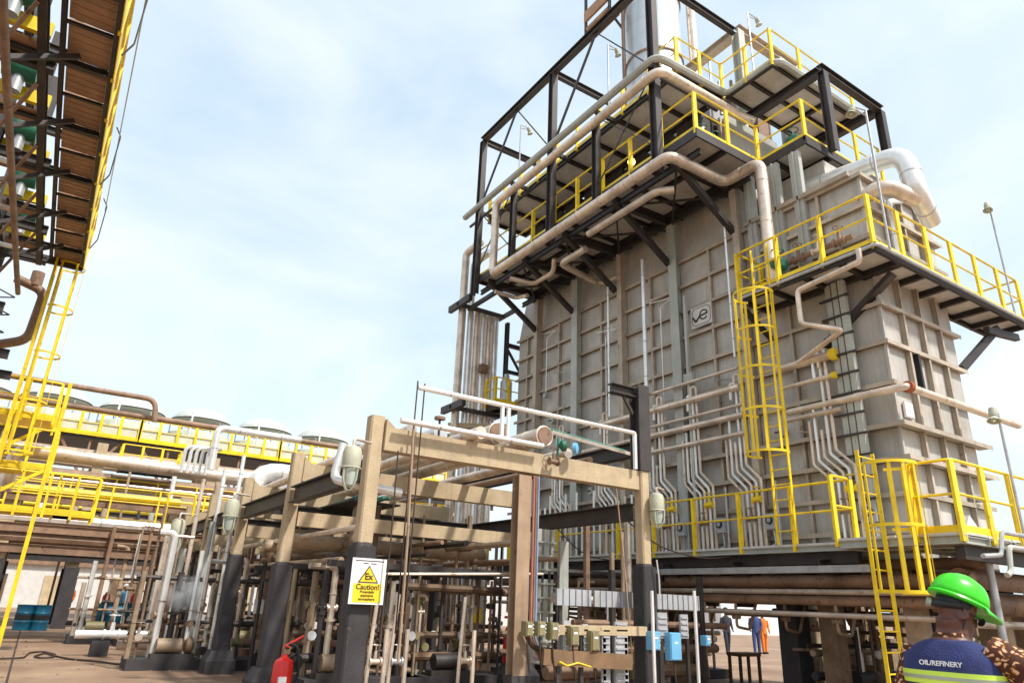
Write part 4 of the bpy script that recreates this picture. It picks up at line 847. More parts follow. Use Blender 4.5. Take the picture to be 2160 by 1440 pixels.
# ================= air coolers far left =================
AC=thing('air_cooler_bank',(6,42,0),'long row of air coolers with fan rings above a yellow railing, left background','air cooler')
zc=8.75; vA=40
MB().box(-8,21,vA,vA+6,zc-.25,zc).build('deck','dark',AC)
for k in range(8):
    u=-6.4+k*3.6
    MB().box(u,u+3.4,vA+.9,vA+5.6,zc+.15,zc+.7).build('plenum','fan',AC)
    MB().lathe([(1.72,zc+.7),(1.66,zc+1.15),(1.6,zc+1.2)],(u+1.7,vA+2.9,0),n=32).build('fan_ring','fan',AC)
    zh=zc; 
    MB().lathe([(1.62,zc+.32+1.62),(1.55,zc+.32+1.80),(1.25,zc+.32+2.12),(.8,zc+.32+2.32),(.3,zc+.32+2.4),(.05,zc+.32+2.41)],(u+1.7,vA+2.9,0),n=32).build('fan_hood','hoodgrey',AC)
    MB().ring((u+1.7,vA+2.9,zc+.32+1.62),1.64,.035,n=36).build('hood_rim','dark',AC)
    for q in range(6):
        a=q*math.pi/3; c_a,s_a=math.cos(a)*1.6,math.sin(a)*1.6; MB().cyl((u+1.7+c_a,vA+2.9+s_a,zc+1.15),(u+1.7+c_a,vA+2.9+s_a,zc+.32+1.62),.03,n=6).build('hood_leg','galv',AC)
    MB().cyl((u+.9,vA+.8,zc+.5),(u+.9,vA+.8,zc+2.1),.05,n=6).build('vent_pipe','white',AC)
    MB().box(u-.05,u+.05,vA+.1,vA+.3,0,zc-.25).build('leg','fire' if 0 else 'pipebr',AC)
    for s in(-1,1): MB().bar((u,vA+.2,zc-2.2),(u+s*1.3,vA+.2,zc-.3),.12,.12).build('v_brace','pipebr',AC)
for k in range(8):
    railing(AC,[(-7.9+k*3.6,vA),(-7.9+k*3.6+3.55,vA)],zc,h=1.05,step=.9,toe=True,pw=(.14,.08)); MB().bar((-7.9+k*3.6,vA-.06,zc-.05),(-4.35+k*3.6,vA-.06,zc-.05),.1,.14).build('kick_plate','yellow',AC)
MB().box(-8,21,vA+.05,vA+.12,zc+.1,zc+.55).build('screen','fan',AC)
pipe('overhead_pipe',[(-8,vA-2,10.5),(3.1,vA-2,10.5),(3.25,vA-2,9.4)],.13,'upper brown pipe above the air coolers that bends down at its right end',m='pipebr',n=10,bend=.5)
pipe('overhead_pipe',[(-8,vA-1.5,9.66),(17,vA-1.5,9.66)],.15,'long brown pipe running above all the air coolers',m='pipebr',n=10)

# ---- far pipe racks under and beside the coolers ----
def rack(v,u0,u1,levels,label,colw=.4,colstep=4.6,split=2.3,top=None,cm='conc',seed=1,name='far_pipe_rack',pm=('pipebr','pipe','tan2','pipew','pipebr','pipe','yellow','tan2'),depth=3,zx=(.06,.2)):
    rr=random.Random(seed); t=thing(name,((u0+u1)/2,v,0),label,'pipe rack','background pipe racks')
    top=top or max(levels)+.5; u=u0
    while u<=u1:
        for vv in (v,v+depth):
            B(u-colw/2,u+colw/2,vv-colw/2,vv+colw/2,split,top).build('column',cm,t); B(u-colw/2-.06,u+colw/2+.06,vv-colw/2-.06,vv+colw/2+.06,0,split).build('fireproof_jacket','fire',t)
        for z in levels: B(u-.15,u+.15,v+colw/2,v+depth-colw/2,z-.5,z-.16).build('beam',cm,t)
        u+=colstep
    for z in levels:
        k=0; vv=v-.1
        MB().ibeam((u0-1,v-colw/2-.08,z-.28),(u1+1,v-colw/2-.08,z-.28),.12,.26).build('edge_beam','dark' if rr.random()<.5 else 'pipebr',t)
        while vv<v+depth:
            r=rr.uniform(*zx); m=rr.choice(pm); a=u0-rr.uniform(0,2); b=u1+rr.uniform(-2,1)
            pipe('p',[(a,vv,z+r-.12),(b,vv,z+r-.12)],r,'',m=m,parent=t,bands=False,n=8); vv+=r*2+rr.uniform(.12,.4)
    return t
rack(34.5,-8,20,[2.9,3.6,4.7,5.9,6.9],'brown multi-level pipe rack below the air coolers',seed=3,top=7.4,depth=4)
rack(26.5,-6,9,[2.9,3.5,4.4],'middle-distance brown and yellow pipe rack behind the blue drums',seed=5,top=4.6,colstep=4.9,depth=2.6)
t=thing('mid_rack_walkway',(2,28,3.4),'thin yellow handrails and risers running through the left pipe racks','handrail')
railing(t,[(-5.5,26.0),(8.5,26.0)],3.75,h=.9,step=1.4,toe=False,pw=(.05,.04)); railing(t,[(-6,33.9),(10,33.9)],5.0,h=.9,step=1.6,toe=False,pw=(.06,.04))
rr=random.Random(53)
for k in range(30):
    u=rr.uniform(-5,9); z=rr.uniform(2.2,4.2); MB().cyl((u,29.5+rr.uniform(-.8,.8),z),(u,29.5+rr.uniform(-.1,.1),z+rr.uniform(.8,2.2)),rr.uniform(.04,.12),n=8).build('riser',rr.choice(('pipe','pipebr','tan2','pipew','dark')),t)
for k in range(7): MB().cyl((-5,28.9+.2*k,2.7+.42*k),(9,28.9+.2*k,2.7+.42*k),.05+.03*(k%3),n=8).build('long_pipe',('pipebr','pipe','tan2','pipebr','pipe','rustp','pipe')[k],t)
pipe('white_header_pipe',[(-1.2,23,3.9),(-1.2,23,5.05),(3.9,23,4.97),(5.2,23,4.97)],.18,'long fat white-topped pipe crossing the left side behind the yellow ladder',m='pipe',n=16,bend=.4)
pipe('white_loop_pipe',[(3.55,21.5,4.9),(3.55,21.5,6.15),(6.0,21.5,6.15)],.1,'white pipe that rises from the long fat pipe and turns right',m='pipew',n=10)
t=thing('white_tube_manifold',(3.2,22,4.6),'row of curved white tubes left of the rising white pipe','pipes')
for k in range(5): MB().tube([(2.85+k*.16,22,4.8),(2.85+k*.16,22,5.55),(3.2+k*.16,22,5.6)],.05,8,bend=.2).build('tube','pipew',t)
t=thing('yellow_rail_platform',(2.0,27,5.8),'small yellow-railed platform in the brown rack under the coolers','platform')
deck(t,1.9,4.2,33.2,34,6.45,2,1,plate='yellow'); railing(t,[(1.9,34),(1.9,33.2),(4.2,33.2),(4.2,34)],6.45,h=.85,step=.7)
t=thing('yellow_handrail_loop',(2.9,19,2.6),'yellow inverted-U handrail among the pipes on the left','handrail')
p=P(372,1040,'v',18.5); MB().tube([(p.x-.15,18.5,2.9),(p.x-.15,18.5,p.z),(p.x+.45,18.5,p.z),(p.x+.45,18.5,p.z-.5)],.03,8,bend=.08).build('rail','yellow',t)
# leaning grey pipes = vertical standpipes left of the third column
for k,(x,y,m,r,zt) in enumerate(((430,1010,'pipe',.045,4.3),(475,990,'pipew',.05,4.6),(515,960,'pipew',.045,4.95),(449,1100,'column',.06,3.6))):
    a=P(x,y,'v',19.6); pipe('standpipe',[(a.x,19.6,0.05),(a.x,19.6,a.z)],r*1.15,['tan standpipe left of its two shiny neighbours','shiny white standpipe in the left middle','second shiny standpipe beside the third concrete column','grey standpipe behind the shiny ones'][k],m=m,n=10,group='standpipes left of the rack')

# ---- process skids: real small machinery between the columns ----
def skid(u,v,label,seed,nx=5,w=2.4,h=2.6,pm=('pipebr','rustp','tan2','tan2','pipe','pipe','pipebr','dark','pipew')):
    rr=random.Random(seed); w=1.5 if 'steaming' in label else w; t=thing('valve_skid',(u,v,0),label,'pump skid','valve and pump skids between the columns')
    B(u-w/2,u+w/2,v-.5,v+.5,0,.22).build('plinth','fire',t)
    nx=nx*2
    for k in range(nx):
        x=u-w/2+w*(k+.5)/nx+rr.uniform(-.08,.08); y=v+rr.uniform(-.35,.35); r=rr.uniform(.025,.075); m=rr.choice(pm); zt=h*rr.uniform(.6,1.35)
        pth=[(x,y,.22),(x,y,zt)]+([(x+rr.choice((-1,1))*rr.uniform(.2,.6),y+rr.uniform(-.3,.3),zt)] if rr.random()<.3 else []); MB().tube(pth,r,8).build('riser',m,t)
        if rr.random()<.6: MB().cyl((x,y,zt*.55),(x,y,zt*.55+.05),r*1.7,n=10).build('flange',m,t)
        mb=MB(); valve(mb,(x,y,rr.uniform(.5,1.6)),rr.uniform(.45,.8),(1,0,0) if rr.random()<.5 else (0,1,0)); mb.build('valve_body',rr.choice(('pipebr','dark','pipe','olive')),t)
        if rr.random()<.12: MB().cyl((x-.2,y-.2,.95),(x-.2,y-.26,.95),.08,n=12).build('gauge','white',t)
    for z in (.55,.95,h*.72):
        r=rr.uniform(.04,.11); MB().cyl((u-w/2-.1,v+rr.uniform(-.3,.3),z),(u+w/2+.1,v+rr.uniform(-.3,.3),z),r*.8,n=8).build('cross_pipe',rr.choice(('rustp','tan2','dark','pipebr')),t)
    px=u+rr.uniform(-.5,.5); MB().cyl((px-.4,v-.3,.48),(px+.1,v-.3,.48),.15,n=14).build('pump_motor',rr.choice(('tan2','olive','dark')),t); MB().lathe([(.1,0),(.17,.05),(.17,.16),(.08,.2)],(px+.15,v-.3,.48),(1,0,0),14).build('pump_casing','rustp',t); MB().box(px-.5,px+.4,v-.45,v-.15,.22,.32).build('pump_base','dark',t)
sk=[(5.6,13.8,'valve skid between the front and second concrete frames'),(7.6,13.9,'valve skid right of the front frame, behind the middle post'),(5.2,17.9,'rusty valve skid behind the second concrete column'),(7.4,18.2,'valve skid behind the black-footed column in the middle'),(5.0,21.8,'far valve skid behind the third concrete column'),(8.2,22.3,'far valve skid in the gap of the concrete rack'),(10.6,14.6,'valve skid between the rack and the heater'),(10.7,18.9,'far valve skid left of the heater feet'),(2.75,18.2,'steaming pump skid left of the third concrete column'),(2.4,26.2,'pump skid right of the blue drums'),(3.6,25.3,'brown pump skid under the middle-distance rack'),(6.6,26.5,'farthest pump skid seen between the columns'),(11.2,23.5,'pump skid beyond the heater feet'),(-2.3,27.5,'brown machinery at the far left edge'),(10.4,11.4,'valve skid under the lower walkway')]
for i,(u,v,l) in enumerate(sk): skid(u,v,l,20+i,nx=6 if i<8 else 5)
# closely spaced vertical pipes deeper in the rack
t=thing('riser_pipe_row',(7,24,0),'row of tan vertical pipes deep inside the concrete rack','pipes')
rr=random.Random(4)
for k in range(34):
    u=2.9+k*.27+rr.uniform(-.08,.08); v=23.2+rr.uniform(-1.2,1.2); MB().cyl((u,v,0.1),(u,v,rr.uniform(2.8,3.9)),rr.uniform(.04,.12),n=8).build('riser',rr.choice(('pipe','pipebr','column','pipew','conc')),t)
t=thing('riser_pipe_row',(8,19,0),'row of thin pale vertical tubes under the far rack beams beside the heater','pipes')
for k in range(16):
    u=8.9+k*.2+rr.uniform(-.05,.05); v=19.6+rr.uniform(-.5,.5); MB().cyl((u,v,0.1),(u,v,rr.uniform(2.6,5.0)),rr.uniform(.03,.07),n=8).build('riser',rr.choice(('pipe','pipew','pipew','pipebr')),t)
# tubes on heater wall seen through the frame
t=thing('riser_pipe_row',(12.6,17,2.9),'row of thin white tubes on the heater wall above the walkway, seen through the frame','pipes')
for k in range(22):
    v=13.2+k*.26; MB().cyl((12.7,v,2.95),(12.7,v,4.3+rr.uniform(-.3,.5)),.035,n=8).build('riser','pipew' if k%3 else 'pipe',t)
t=thing('inner_header_pipes',(6,15,2),'brown header pipes running back through the concrete rack below its beams','pipes')
rr=random.Random(19)
for k in range(12):
    u=4.2+k*.4+rr.uniform(-.1,.1); z=rr.choice((2.25,2.45,2.7)); MB().cyl((u,rr.uniform(10.5,14),z),(u,rr.uniform(20,26),z),rr.uniform(.03,.09),n=8).build('header',rr.choice(('rustp','pipebr','tan2','dark','pipe')),t)
for k in range(6): MB().box(4.0,8.7,11.6+k*2.4,11.7+k*2.4,2.1,2.2).build('sleeper','dark',t)
for k in range(10):
    u=4.3+k*.45; v=rr.uniform(14,23); MB().cyl((u,v,0),(u,v,2.3),.05,n=8).build('prop',rr.choice(('dark','rustp','conc')),t); MB().box(u-.1,u+.1,v-.03,v+.03,1.2,1.5).build('name_board',rr.choice(('gwhite','greybox','signy','tan2')),t)
t=thing('lower_cross_pipes',(9,12,0),'brown cross pipes low between the rack and the heater feet','pipes')
for k,(z,v,r) in enumerate(((1.35,10.6,.06),(1.75,11.2,.09),(2.3,12.4,.07),(.9,10.9,.08),(.45,11.4,.12))): MB().cyl((8.3,v,z),(12.4,v,z),r,n=8).build('cross_pipe',('pipebr','pipe','dark','pipebr','pipebr')[k],t)
for u in (9.2,10.4,11.6): MB().box(u-.05,u+.05,10.5,10.6,0,2.3).build('stand','dark',t)

# ---- drums, people, hydrants ----
def drum(x,y,v,label,tilt=0):
    p=P(x,y,'v',v); t=thing('oil_drum',(p.x,v,0),label,'drum','blue oil drums')
    MB().lathe([(.28,0),(.29,.01),(.285,.05),(.285,.28),(.297,.30),(.285,.32),(.285,.58),(.297,.60),(.285,.62),(.285,.86),(.292,.88),(.27,.885),(.27,.87)],(p.x,v,0),n=20).build('shell','drum',t)
    MB().cyl((p.x,v,.36),(p.x,v,.54),.288,n=20).build('black_band','black',t)
drum(45,1320,33,'leftmost blue drum with a black band'); drum(82,1318,33,'second blue drum with a black band, right of the leftmost')
p=P(250,1310,'v',27.5)
t=thing('horizontal_tank',(p.x,27.5,0),'teal-blue horizontal drum tank behind the white valve pipes on the left','tank')
MB().lathe([(.05,-.75),(.35,-.68),(.42,-.6),(.42,.6),(.35,.68),(.05,.75)],(p.x,27.5,.75),(1,0,0),20).build('tank_shell','drum',t); MB().box(p.x-.5,p.x-.3,27.2,27.8,0,.45).build('saddle','drum',t); MB().box(p.x+.3,p.x+.5,27.2,27.8,0,.45).build('saddle','drum',t)
p=P(240,1312,'v',21.5)
t=thing('white_valve_train',(p.x,21.5,0),'white low horizontal pipe train with flanges on the left apron','pipes')
MB().cyl((p.x-.8,21.5,.5),(p.x+1.0,21.5,.5),.1,n=12).build('pipe','pipew',t); mb=MB(); valve(mb,(p.x,21.5,.5),1.2); mb.build('valve_body','pipew',t); MB().cyl((p.x+.2,21.7,.25),(p.x+1.6,21.7,.25),.12,n=12).build('pipe','pipe',t)
MB().box(p.x-.4,p.x,21.3,21.7,0,.35).build('plinth','fire',t)
def figure(base,face,h,lab,top,bottom,arm=(.0,),stride=.12,voxel=.028,helmet='white',grp='distant workers'):
    x,y=base; f=Vector((math.sin(face),math.cos(face),0)); r=Vector((f.y,-f.x,0)); k=h/1.75; t=thing('person',(x,y,0),lab,'person',grp); o=Vector((x,y,0)); Z=Vector((0,0,1))
    def q(a,b,c): return o+r*(a*k)+f*(b*k)+Z*(c*k)
    mb=MB()
    mb.loft([(q(0,0,.86),r*.15*k,f*.10*k),(q(0,0,1.05),r*.145*k,f*.1*k),(q(0,0,1.3),r*.19*k,f*.115*k),(q(0,0,1.42),r*.17*k,f*.09*k),(q(0,0,1.48),r*.07*k,f*.07*k),(q(0,.01,1.56),r*.06*k,f*.065*k)],16)
    mb.ball(q(0,.02,1.645),(.078*k,.085*k,.11*k)); mb.ball(q(0,.105,1.635),(.02,.02,.025))
    for s in (-1,1):
        mb.tube([q(s*.085,0,.92),q(s*.09,s*stride*.5+.02,.5),q(s*.09,s*stride,.09)],[.085*k,.06*k,.042*k],10,bend=0); mb.ball(q(s*.09,s*stride+.06,.045),(.05,.11,.045)) 
        mb.tube([q(s*.19,0,1.40),q(s*.25,-.02,1.13),q(s*.22,.12,.93)],[.052*k,.042*k,.03*k],8,bend=0); mb.ball(q(s*.22,.15,.89),(.04,.04,.05))
    b=mb.build('body','skin',t); md=b.modifiers.new('join','REMESH'); md.mode='VOXEL'; md.voxel_size=voxel; md.use_smooth_shade=True
    mb=MB().loft([(q(0,0,.84),r*.165*k,f*.12*k),(q(0,0,1.05),r*.16*k,f*.115*k),(q(0,0,1.3),r*.205*k,f*.13*k),(q(0,0,1.42),r*.185*k,f*.10*k),(q(0,0,1.49),r*.08*k,f*.08*k)],16)
    for s in (-1,1): mb.tube([q(s*.19,0,1.40),q(s*.25,-.02,1.13),q(s*.225,.10,.96)],[.065*k,.055*k,.045*k],8,bend=0)
    mb.build('jacket',top,t)
    mb=MB().loft([(q(0,0,.83),r*.15*k,f*.12*k),(q(0,0,.95),r*.158*k,f*.118*k)],14)
    for s in (-1,1): mb.tube([q(s*.085,0,.93),q(s*.09,s*stride*.5+.02,.5),q(s*.09,s*stride,.07)],[.1*k,.078*k,.06*k],10,bend=0)
    mb.build('trousers',bottom,t)
    mb=MB(); 
    for s in (-1,1): mb.ball(q(s*.09,s*stride+.05,.04),(.055,.12,.05))
    mb.build('boots','black',t)
    MB().lathe([(.14*k,0),(.12*k,.01),(.115*k,.06),(.07*k,.12),(.01,.135)],q(0,.01,1.70),n=14).build('helmet',helmet,t)
    return t
p=P(1536,1378,'z',0); figure((p.x,p.y),R(200),1.72,'person in a dark overall walking under the heater','clothdark','clothdark',helmet='clothdark')
p=P(1598,1378,'z',0); figure((p.x,p.y),R(230),1.75,'person in navy overall and white helmet under the heater','clothblue','clothblue')
p=P(1614,1378,'z',0); figure((p.x,p.y),R(210),1.66,'person in an orange overall beside the navy one under the heater','clothor','clothor')
p=P(88,1300,'z',0); figure((1.6,42),R(190),1.72,'distant person in an orange vest behind the blue drums','clothor','clothblue')
p=P(180,1300,'z',0); figure((4.1,43),R(160),1.72,'distant person in a light blue shirt among the left columns','blue','clothblue')
# red items
for i,(x,y,v) in enumerate(((222,1270,30),(282,1262,31),(1072,1345,15.5))):
    p=P(x,y,'v',v); t=thing('fire_hydrant',(p.x,v,0),['red hydrant band at the foot of a left background column','red extinguisher standing farther right in the left background','red extinguisher behind the middle steel post'][i],'fire hydrant' if i==0 else 'fire extinguisher')
    MB().lathe([(.12,0),(.13,.02),(.13,.7),(.09,.8),(.04,.9)],(p.x,v,.55 if i<2 else .2),n=14).build('body','red',t); MB().cyl((p.x,v,0),(p.x,v,.56),.05,n=8).build('stand','dark',t); MB().cyl((p.x-.12,v,1.3),(p.x+.12,v,1.3),.03,n=8).build('cap','red',t)

sm=bpy.data.materials.new('steam_vapour'); sm.use_nodes=True; nt_=sm.node_tree; nt_.nodes.clear()
so_=nt_.nodes.new('ShaderNodeOutputMaterial'); pv=nt_.nodes.new('ShaderNodeVolumePrincipled'); pv.inputs['Color'].default_value=(1,1,1,1)
tcs=nt_.nodes.new('ShaderNodeTexCoord'); nz=nt_.nodes.new('ShaderNodeTexNoise'); nz.inputs['Scale'].default_value=3.2; nz.inputs['Detail'].default_value=4
le=nt_.nodes.new('ShaderNodeVectorMath'); le.operation='LENGTH'; mr=nt_.nodes.new('ShaderNodeMapRange'); mr.inputs[1].default_value=.38; mr.inputs[2].default_value=.05; mr.inputs[3].default_value=0; mr.inputs[4].default_value=1
mr2=nt_.nodes.new('ShaderNodeMapRange'); mr2.inputs[1].default_value=.45; mr2.inputs[2].default_value=.7; mr2.inputs[3].default_value=0; mr2.inputs[4].default_value=9
mm=nt_.nodes.new('ShaderNodeMath'); mm.operation='MULTIPLY'
nt_.links.new(tcs.outputs['Object'],le.inputs[0]); nt_.links.new(le.outputs['Value'],mr.inputs[0]); nt_.links.new(tcs.outputs['Object'],nz.inputs['Vector']); nt_.links.new(nz.outputs[0],mr2.inputs[0])
nt_.links.new(mr.outputs[0],mm.inputs[0]); nt_.links.new(mr2.outputs[0],mm.inputs[1]); nt_.links.new(mm.outputs[0],pv.inputs['Density']); nt_.links.new(pv.outputs[0],so_.inputs['Volume'])
p=P(392,1250,'v',15.4); tag(MB().ball(p,.42,16,10).build('steam',sm,origin=p),kind='stuff')
# hose on the ground
pts=[(0,1388),(50,1387),(62,1376),(90,1373),(118,1380),(112,1386),(85,1387),(70,1384),(95,1377),(122,1384),(150,1390),(200,1394),(250,1400),(300,1407),(345,1411),(385,1401)]
w=[P(x,y,'z',.02) for x,y in pts]; w=[Vector((p.x,p.y,.022+.004*(i%3))) for i,p in enumerate(w)]
tag(MB().tube([Vector((w[0].x-4,w[0].y-.2,.02))]+w,.022,6,bend=.25).build('hose','cable'),'brown hose with a loop lying across the sandy apron at lower left','hose')
rr=random.Random(31); db=MB()
for k in range(420):
    u=rr.uniform(-4,8); v=rr.uniform(6,30); q=rr.uniform(.01,.035); db.ball((u,v,q*.5),(q,q*rr.uniform(.6,1.2),q*.6),5,3)
tag(db.build('gravel_litter','tan2'),'loose stones and grit scattered on the sandy apron','gravel',kind='stuff')
for i,(x,y) in enumerate(((512,1400),(1000,1425))):
    p=P(x,y,'z',0); t=thing('drain_funnel',(p.x,p.y,0),['rusty drain bucket at the foot of the third concrete column','rusty drain funnel near the middle black footing'][i],'drain')
    MB().lathe([(.11,0),(.13,.02),(.17,.34),(.185,.35),(.15,.33)],(p.x,p.y,0),n=14).build('bucket','pipebr',t); MB().cyl((p.x-.2,p.y,0),(p.x-.2,p.y,.62),.02,n=6).build('rod','dark',t)
for i,(x,y,l) in enumerate(((770,1400,'valve cluster at ground level right of the front column'),(815,1400,'tall thin stand with a valve right of the front column'),(960,1400,'slanted pipe stand beside the middle black footing'))):
    p=P(x+20,y,'v',10.5); t=thing('pipe_stand',(p.x,10.5,0),l,'pipe stand'); mb=MB(); valve(mb,(p.x,10.5,.75),.6); mb.build('valve_body',('pipe','galv','pipe')[i],t)
    MB().tube([(p.x-.12,10.5,0),(p.x-.1,10.5,.8),(p.x-.05,10.5,1.7)],.03,8).tube([(p.x+.15,10.5,0),(p.x+.15,10.5,1.2)],.035,8).build('riser','pipe',t); MB().box(p.x-.25,p.x+.3,10.3,10.7,0,.25).build('plinth','fire',t)

# ---- far background behind and below the heater ----
rr=random.Random(77)
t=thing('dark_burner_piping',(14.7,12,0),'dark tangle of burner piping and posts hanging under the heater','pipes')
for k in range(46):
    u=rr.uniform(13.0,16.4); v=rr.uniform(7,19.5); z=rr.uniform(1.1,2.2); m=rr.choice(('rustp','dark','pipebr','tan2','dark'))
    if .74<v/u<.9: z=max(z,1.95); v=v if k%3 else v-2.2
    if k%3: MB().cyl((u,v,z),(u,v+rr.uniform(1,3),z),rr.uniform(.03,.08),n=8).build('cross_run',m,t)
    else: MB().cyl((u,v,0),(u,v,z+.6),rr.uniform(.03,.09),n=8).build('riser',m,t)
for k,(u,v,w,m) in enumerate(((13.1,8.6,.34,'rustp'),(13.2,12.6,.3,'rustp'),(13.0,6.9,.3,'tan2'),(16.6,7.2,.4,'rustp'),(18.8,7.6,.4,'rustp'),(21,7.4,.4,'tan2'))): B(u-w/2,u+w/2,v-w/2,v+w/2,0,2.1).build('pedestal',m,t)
t=thing('low_concrete_wall',(16.8,12,0),'brown low wall and cabinets beyond the heater legs','wall')
MB().box(16.6,16.85,9.5,12.2,0,1.2).build('wall_block','tan2',t); MB().box(16.6,16.85,15.4,18.2,0,2.0).build('wall_block','rustp',t)
for k,(u,v,lab) in enumerate(((14.2,9.0,'dark valve skid under the heater behind the blue boxes'),(14.6,14.0,'dark valve skid in the middle under the heater'),(14.4,15.4,'dark valve skid under the far half of the heater'),(16.6,8.0,'dark valve skid behind the long yellow ladder'))): skid(u,v,lab,90+k,6,h=1.5)
t=thing('distant_building',(30,40,0),'pale low plant building seen under the heater','building')
MB().box(22,44,46,54,0,4.2).build('wall','gwhite',t)
for k in range(6): MB().box(23+k*3.4,24.6+k*3.4,45.93,45.995,1.0,2.4).build('window','black',t)
MB().box(21.7,44.3,45.7,54.3,4.2,4.5).build('roof','galv',t)
t=thing('distant_building',(52,42,0),'white low building behind the people under the heater','building')
MB().box(44,64,38,46,0,3.4).build('wall','white',t); MB().box(43.7,64.3,37.7,46.3,3.4,3.7).build('roof','galv',t)
for k in range(6): MB().box(43.93,43.995,38.6+k*1.2,39.2+k*1.2,.9,2.2).build('window','rustp',t)
t=thing('distant_building',(-2,62,0),'pale low shed far behind the blue drums','building')
MB().box(-14,26,62,70,0,2.9).build('wall','gwhite',t); MB().box(-14.3,26.3,61.7,70.3,2.9,3.2).build('roof','pipebr',t)
for k in range(9): MB().box(-12+k*4.2,-10+k*4.2,61.93,61.995,.2,2.2).build('door','conc' if k%3==0 else 'rustp',t)
for k,(u,v) in enumerate(((14.9,9.2),(15.2,12.5),(17.8,8.4))):
    t=thing('wooden_trestle',(u,v,0),['brown timber trestle under the heater, left','brown timber trestle deep under the heater','brown timber trestle right of the other two'][k],'trestle')
    MB().box(u-.4,u+.4,v-.2,v+.2,.62,.7).build('top','wood',t)
    for a in (-.35,.35):
        for b in (-.16,.16): MB().box(u+a-.03,u+a+.03,v+b-.03,v+b+.03,0,.62).build('leg','wood',t)
skid(17.5,10,'skid of pipes and valves behind the green helmet',61,6); skid(14.6,5.4,'pale vertical pipe skid between ladder and worker',62,6,h=1.7,pm=('pipe','pipew','conc'))
skid(20,9,'dark pipe skid at the right edge below the walkway',63,6)
pipe('right_edge_pipe',[(13.0,5.6,.1),(13.0,5.6,2.6)],.06,'grey pipe post right of the worker',m='galv',n=10)
t=thing('grey_gutter_pipes',(12.6,4.9,2.6),'pale zigzag drain pipes over the rail at the right edge of the lower walkway','pipes')
MB().tube([(11.6,5.05,2.55),(12.2,5.05,2.6),(12.35,5.05,2.95),(18,5.05,2.98)],.035,8,bend=.08).build('drain','galv',t)
MB().tube([(12.0,4.95,2.3),(12.15,4.95,2.35),(12.25,4.95,2.72),(18,4.95,2.75)],.04,8,bend=.08).build('drain','column',t)
